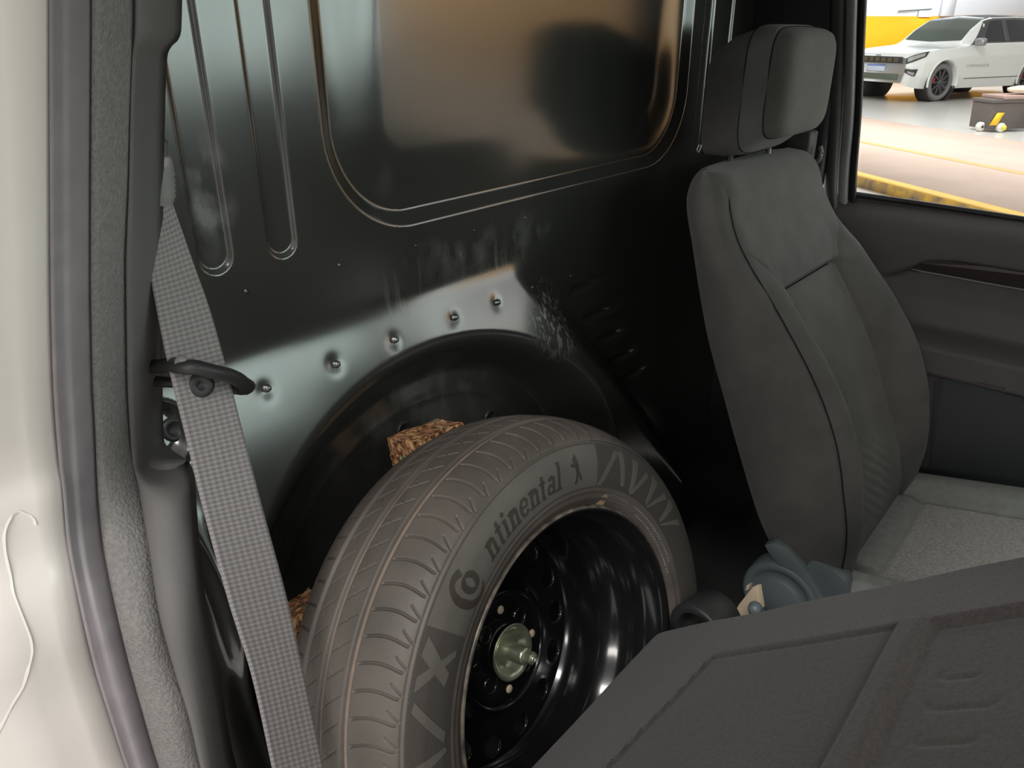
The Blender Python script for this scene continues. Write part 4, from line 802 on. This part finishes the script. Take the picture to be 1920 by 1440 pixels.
def patch(name, uv4, off, m, par=suv, sd=-1, n=14, lbl=None):
    """quad patch ((u,s) corners) lying on the body surface"""
    a, b, c, d = [np.array(q, float) for q in uv4]; T = np.linspace(0, 1, n)[:, None, None]; K_ = np.linspace(0, 1, n)[None, :, None]
    q = (a*(1-T)+b*T)*(1-K_)+(d*(1-T)+c*T)*K_; V_, W_ = sec(q[..., 0], q[..., 1]); P = suvw(q[..., 0], .93+sd*V_, W_)
    nrm = np.cross(P[-1, 0]-P[0, 0], P[0, -1]-P[0, 0]); nrm /= np.linalg.norm(nrm); cen = suvw(2.3, .93, .8); nrm *= math.copysign(1, nrm@(P.mean((0, 1))-cen))
    return grid(name, np.concatenate([P+nrm*off, P[::-1]-nrm*.004], 0), m, par, label=lbl)
for sd in (-1, 1):
    patch('side_window', [(1.98, 3.12), (2.70, 3.10), (2.70, 3.88), (2.30, 3.86)], .006, DGL, sd=sd); patch('side_window', [(2.82, 3.10), (3.62, 3.12), (3.55, 3.85), (2.82, 3.88)], .006, DGL, sd=sd); patch('side_window', [(3.72, 3.15), (4.25, 3.35), (4.10, 3.8), (3.66, 3.84)], .006, DGL, sd=sd)
    patch('window_pillar', [(1.55, 3.04), (4.35, 3.04), (4.3, 4.12), (2.20, 4.12)], .003, DKP, sd=sd)
    patch('windscreen', [(1.52, 4.06), (2.22, 4.04), (2.22, 5.0), (1.46, 5.0)], .006, WGL, sd=sd)
    patch('headlight', [(.0, 2.30), (.34, 2.58), (.42, 3.0), (.0, 3.0)], .012, DKP, sd=sd); patch('headlight_lens', [(.02, 2.50), (.31, 2.68), (.33, 2.92), (.02, 2.92)], .018, mat('lamp_lens', (.30, .31, .30), .15) if sd < 0 else MATS['lamp_lens'], sd=sd)
    patch('fog_housing', [(.0, .95), (.16, .95), (.20, 1.62), (.0, 1.62)], .014, DKP, sd=sd); patch('fog_lamp', [(.03, 1.02), (.13, 1.02), (.14, 1.3), (.03, 1.3)], .020, MATS['lamp_lens'], sd=sd)
    patch('door_line', [(1.52, .82), (3.5, .86), (3.5, .92), (1.52, .88)], .005, DKP, sd=sd)
    patch('roof_panel', [(2.30, 4.06), (4.3, 4.06), (4.3, 5.0), (2.34, 5.0)], .006, DKP, sd=sd)
    patch('roof_rail', [(2.35, 4.02), (4.2, 4.02), (4.2, 4.10), (2.35, 4.10)], .03, DKP, sd=sd)
    for au in (AX0, AX0+2.79):
        wcn = suvw(au, .06 if sd < 0 else 1.80, .365); axw = -SV if sd < 0 else SV; wf_ = fr(wcn, axw)
        tyo = lathe('wheel_tyre', [(.255, -.20), (.33, -.20), (.362, -.17), (.366, -.10), (.362, -.02), (.335, .015), (.27, .018), (.258, .0)], wf_, mat('suv_tyre', (.16, .15, .15), .8) if 'suv_tyre' not in MATS else MATS['suv_tyre'], suv, n=48)
        lathe('wheel_rim', [(.258, .0), (.245, .004), (.235, -.02), (.22, -.09), (.05, -.10), (.0001, -.10)], wf_, MATS.get('suv_rim_dark') or mat('suv_rim_dark', (.05, .05, .055), .4, metal=.5), tyo, n=48)
        for k in range(10):
            an = 2*math.pi*k/10; dv = wf_[2]*math.cos(an)+wf_[3]*math.sin(an); sdv = np.cross(wf_[1], dv)
            rbox('spoke', wcn+dv*.145+wf_[1]*-.01, (.19, .028, .03), MATS.get('suv_spoke') or mat('suv_spoke', (.10, .10, .12), .35, metal=.6), tyo, r=.005, M=np.array([dv, sdv, wf_[1]]))
        lathe('hub_cap', [(.0001, .012), (.04, .008), (.055, -.01), (.056, -.06)], wf_, MATS['suv_spoke'], tyo, n=20)
        rbox('brake_caliper', wcn-SU*.14+np.array([0, 0, .05])-wf_[1]*.055, (.05, .05, .14), MATS.get('caliper_red') or mat('caliper_red', (.5, .02, .02), .4), tyo, r=.01)
        lathe('wheel_arch', [(.40, -.30), (.405, -.02), (.425, .012), (.445, .012), (.45, -.02)], fr(suvw(au, .0 if sd < 0 else 1.86, .37), axw), PAINT, suv, n=64, a0=-.2, a1=math.pi+.2)
        lathe('arch_liner', [(.0001, -.32), (.43, -.32), (.43, -.02)], fr(suvw(au, .0 if sd < 0 else 1.86, .37), axw), DKP, suv, n=48)
    if sd > 0: continue
    mp_ = suvw(1.66, -.09 if sd < 0 else 1.95, 1.12); rbox('door_mirror', mp_, (.16, .20, .15), mat('mirror_chrome', (.35, .36, .38), .2, metal=.7) if sd < 0 else MATS['mirror_chrome'], suv, r=.05, M=np.array([SU, SV, [0, 0, 1]]))
# front details
def front(name, v0, v1, z0, z1, m, th=.03, d=0., par=suv): return rbox(name, suvw(-.005-d, .93+(v0+v1)/2, (z0+z1)/2), (th, v1-v0, z1-z0), m, par, r=.004, M=np.array([SU, SV, [0, 0, 1]]))
gr = front('grille', -.60, .60, .73, .85, DKP)
for k in range(7): front('grille_slot', -.52+k*.152, -.52+k*.152+.10, .75, .83, mat('grille_bronze', (.10, .075, .045), .4) if k == 0 else MATS['grille_bronze'], d=.014, par=gr)
front('chrome_strip', -.62, .62, .715, .728, MATS['mirror_chrome'], d=.006)
pl_ = front('number_plate', -.22, .22, .57, .685, mat('plate_white', (.55, .60, .72), .5), d=.01); front('plate_band', -.22, .22, .665, .686, mat('plate_blue', (.10, .18, .55), .5), d=.013, par=pl_)
front('lower_intake', -.55, .55, .42, .53, mat('intake_grey', (.10, .12, .09), .6)); front('hood_badge', -.06, .06, .866, .878, DKP, d=.0)
# door lettering
cu = bpy.data.curves.new('t', 'FONT'); cu.body = 'COMMANDER'; cu.size = .085; cu.space_character = 1.5; ob = bpy.data.objects.new('t', cu); COL.objects.link(ob); dg = bpy.context.evaluated_depsgraph_get(); me = ob.evaluated_get(dg).to_mesh()
TV = np.array([v.co[:] for v in me.vertices]); TF = [list(p.vertices) for p in me.polygons]; ob.evaluated_get(dg).to_mesh_clear(); bpy.data.objects.remove(ob); bpy.data.curves.remove(cu)
mesh('door_lettering', suvw(1.50+TV[:, 0], np.full(len(TV), -.008), .64+TV[:, 1]), TF, mat('letter_grey', (.35, .36, .34), .5), suv, smooth=False)

# ---- wheeled tool case, board, and clutter to its right
TPc = onz(1880, 247, GZ); tf = np.array([Rr*.97+Hh*.2, -.2*Rr+.97*Hh, [0, 0, 1]]); tf[0] /= np.linalg.norm(tf[0]); tf[1] /= np.linalg.norm(tf[1])
tcs = thing('tool_case', 'dark grey wheeled tool case with yellow tag on the hall floor', 'tool case', tuple(TPc)); tl3 = lambda a, b, c: TPc+tf[0]*a+tf[1]*b+np.array([0, 0, c])
TCM = mat('case_plastic', (.12, .10, .095), .55); YTAG = mat('tag_yellow', (.95, .55, .02), .5)
tb = prism('case_body', [(-.27, .04), (.36, .04), (.36, .40), (-.30, .40)], tl3(0, -.02, 0), tf[0], tf[2], tf[1], .40, TCM, tcs, bev=.015)
rbox('case_lid', tl3(.03, .18, .425), (.68, .43, .05), TCM, tcs, r=.012, M=tf)
prism('case_tag', [(-.29, .10), (-.17, .10), (-.09, .27), (-.20, .27)], tl3(0, -.03, 0), tf[0], tf[2], -tf[1], .02, YTAG, tcs)
for a in (-.10, ): 
    wh = lathe('case_wheel', [(.02, .03), (.05, .03), (.065, .01), (.065, -.04), (.05, -.05)], fr(tl3(a, -.06, .066), -tf[1]), mat('wheel_white', (.7, .68, .62), .5), tcs, n=28); lathe('wheel_hub', [(.0001, .045), (.035, .042), (.036, .01)], fr(tl3(a+.02, -.065, .066), -tf[1]), mat('hub_yellow', (.75, .65, .05), .5), wh, n=20)
lathe('case_wheel', [(.02, .03), (.05, .03), (.065, .01), (.065, -.04), (.05, -.05)], fr(tl3(-.30, .10, .066), -tf[1]), MATS['wheel_white'], tcs, n=28)
bd = thing('wooden_board', 'brown board lying across the top of the tool case', 'board', tuple(tl3(.2, .18, .45))); rbox('board', tl3(.28, .18, .475), (.86, .45, .05), mat('board_brown', (.36, .25, .22), .7, n_scale=8, n_amt=.2), bd, r=.01, M=tf)
cl = thing('folded_cloth', 'crumpled cream cloth lying on the brown board', 'cloth', tuple(tl3(.25, .15, .50)))
bm = bmesh.new(); bmesh.ops.create_icosphere(bm, subdivisions=3, radius=1); V = np.array([v.co[:] for v in bm.verts]); fcl = [[v.index for v in f.verts] for f in bm.faces]; bm.free(); V *= 1+.18*np.sin(V[:, :1]*5+V[:, 1:2]*7)
mesh('cloth', tl3(.34, .15, .566)+V[:, :1]*.26*tf[0]+V[:, 1:2]*.15*tf[1]+V[:, 2:]*.05*np.array([[0, 0, 1.]]), fcl, mat('cloth_cream', (.75, .66, .52), .9), cl)
gb = thing('grey_canister', 'grey plastic canister standing right of the tool case', 'canister', tuple(tl3(.47, -.12, 0))); lathe('canister_body', [(.0001, .0), (.07, .0), (.08, .02), (.08, .22), (.06, .28), (.03, .30), (.0001, .30)], fr(tl3(.44, -.14, 0), (0, 0, 1)), mat('canister_grey', (.32, .29, .27), .6), gb, n=24); lathe('canister_cap', [(.03, .30), (.03, .33), (.0001, .33)], fr(tl3(.44, -.14, 0), (0, 0, 1)), HWHITE, gb, n=16)
wb = thing('white_bottle', 'small white bottle beside the grey canister', 'bottle', tuple(tl3(.64, -.2, 0))); lathe('bottle_body', [(.0001, .0), (.05, .0), (.055, .02), (.055, .16), (.03, .2), (.02, .23), (.0001, .23)], fr(tl3(.64, -.2, 0), (0, 0, 1)), HWHITE, wb, n=20)

# ---- glazed front of the hall and the yellow-banded side wall (seen mirrored in the bulkhead and lighting the cab)
gw = thing('window_2', 'daylit glazed front of the hall', 'hall window', (8.0, 4.0, GZ), kind='structure')
DAY = mat('daylit_glass', (.6, .65, .62), .4, emit=(.91, 1.0, .965, 5.2)); MULL = mat('mullion_grey', (.25, .26, .26), .5)
for i in range(5):
    for j in range(2): rbox('pane', (8.0, .6+i*1.7+.8, -.55+j*1.75+.82), (.04, 1.6, 1.65), DAY, gw, r=0)
for i in range(6): rbox('mullion', (7.97, .55+i*1.7, .78), (.10, .10, 4.3), MULL, gw, r=.01)
for z_ in (-.60, 1.17, 2.93): rbox('transom', (7.97, 4.8, z_), (.10, 8.6, .10), MULL, gw, r=.01)
rbox('sill_wall', (8.0, 4.8, -1.0), (.2, 9.0, .8), HWHITE, gw, r=.01)
def sidebox(name, s0, s1, z0, z1, d, th, m): return rbox(name, HR*(23.5-d+th/2)+HD*(s0+s1)/2+np.array([0, 0, (z0+z1)/2]), (th, s1-s0, z1-z0), m, None, r=0, M=np.array([HR, HD, [0, 0, 1]]))
w2 = sidebox('wall_side', -9, 21.4, GZ, 4.2, 0, .2, HWHITE); tag(w2, 'white side wall of the hall', 'wall', kind='structure')
w3 = sidebox('wall_panel', -9, 21.4, GZ, 1.9, .03, .04, mat('ochre_wall_paint', (.70, .44, .20), .6)); tag(w3, 'tall ochre band along the side wall of the hall', 'wall panel', kind='structure')
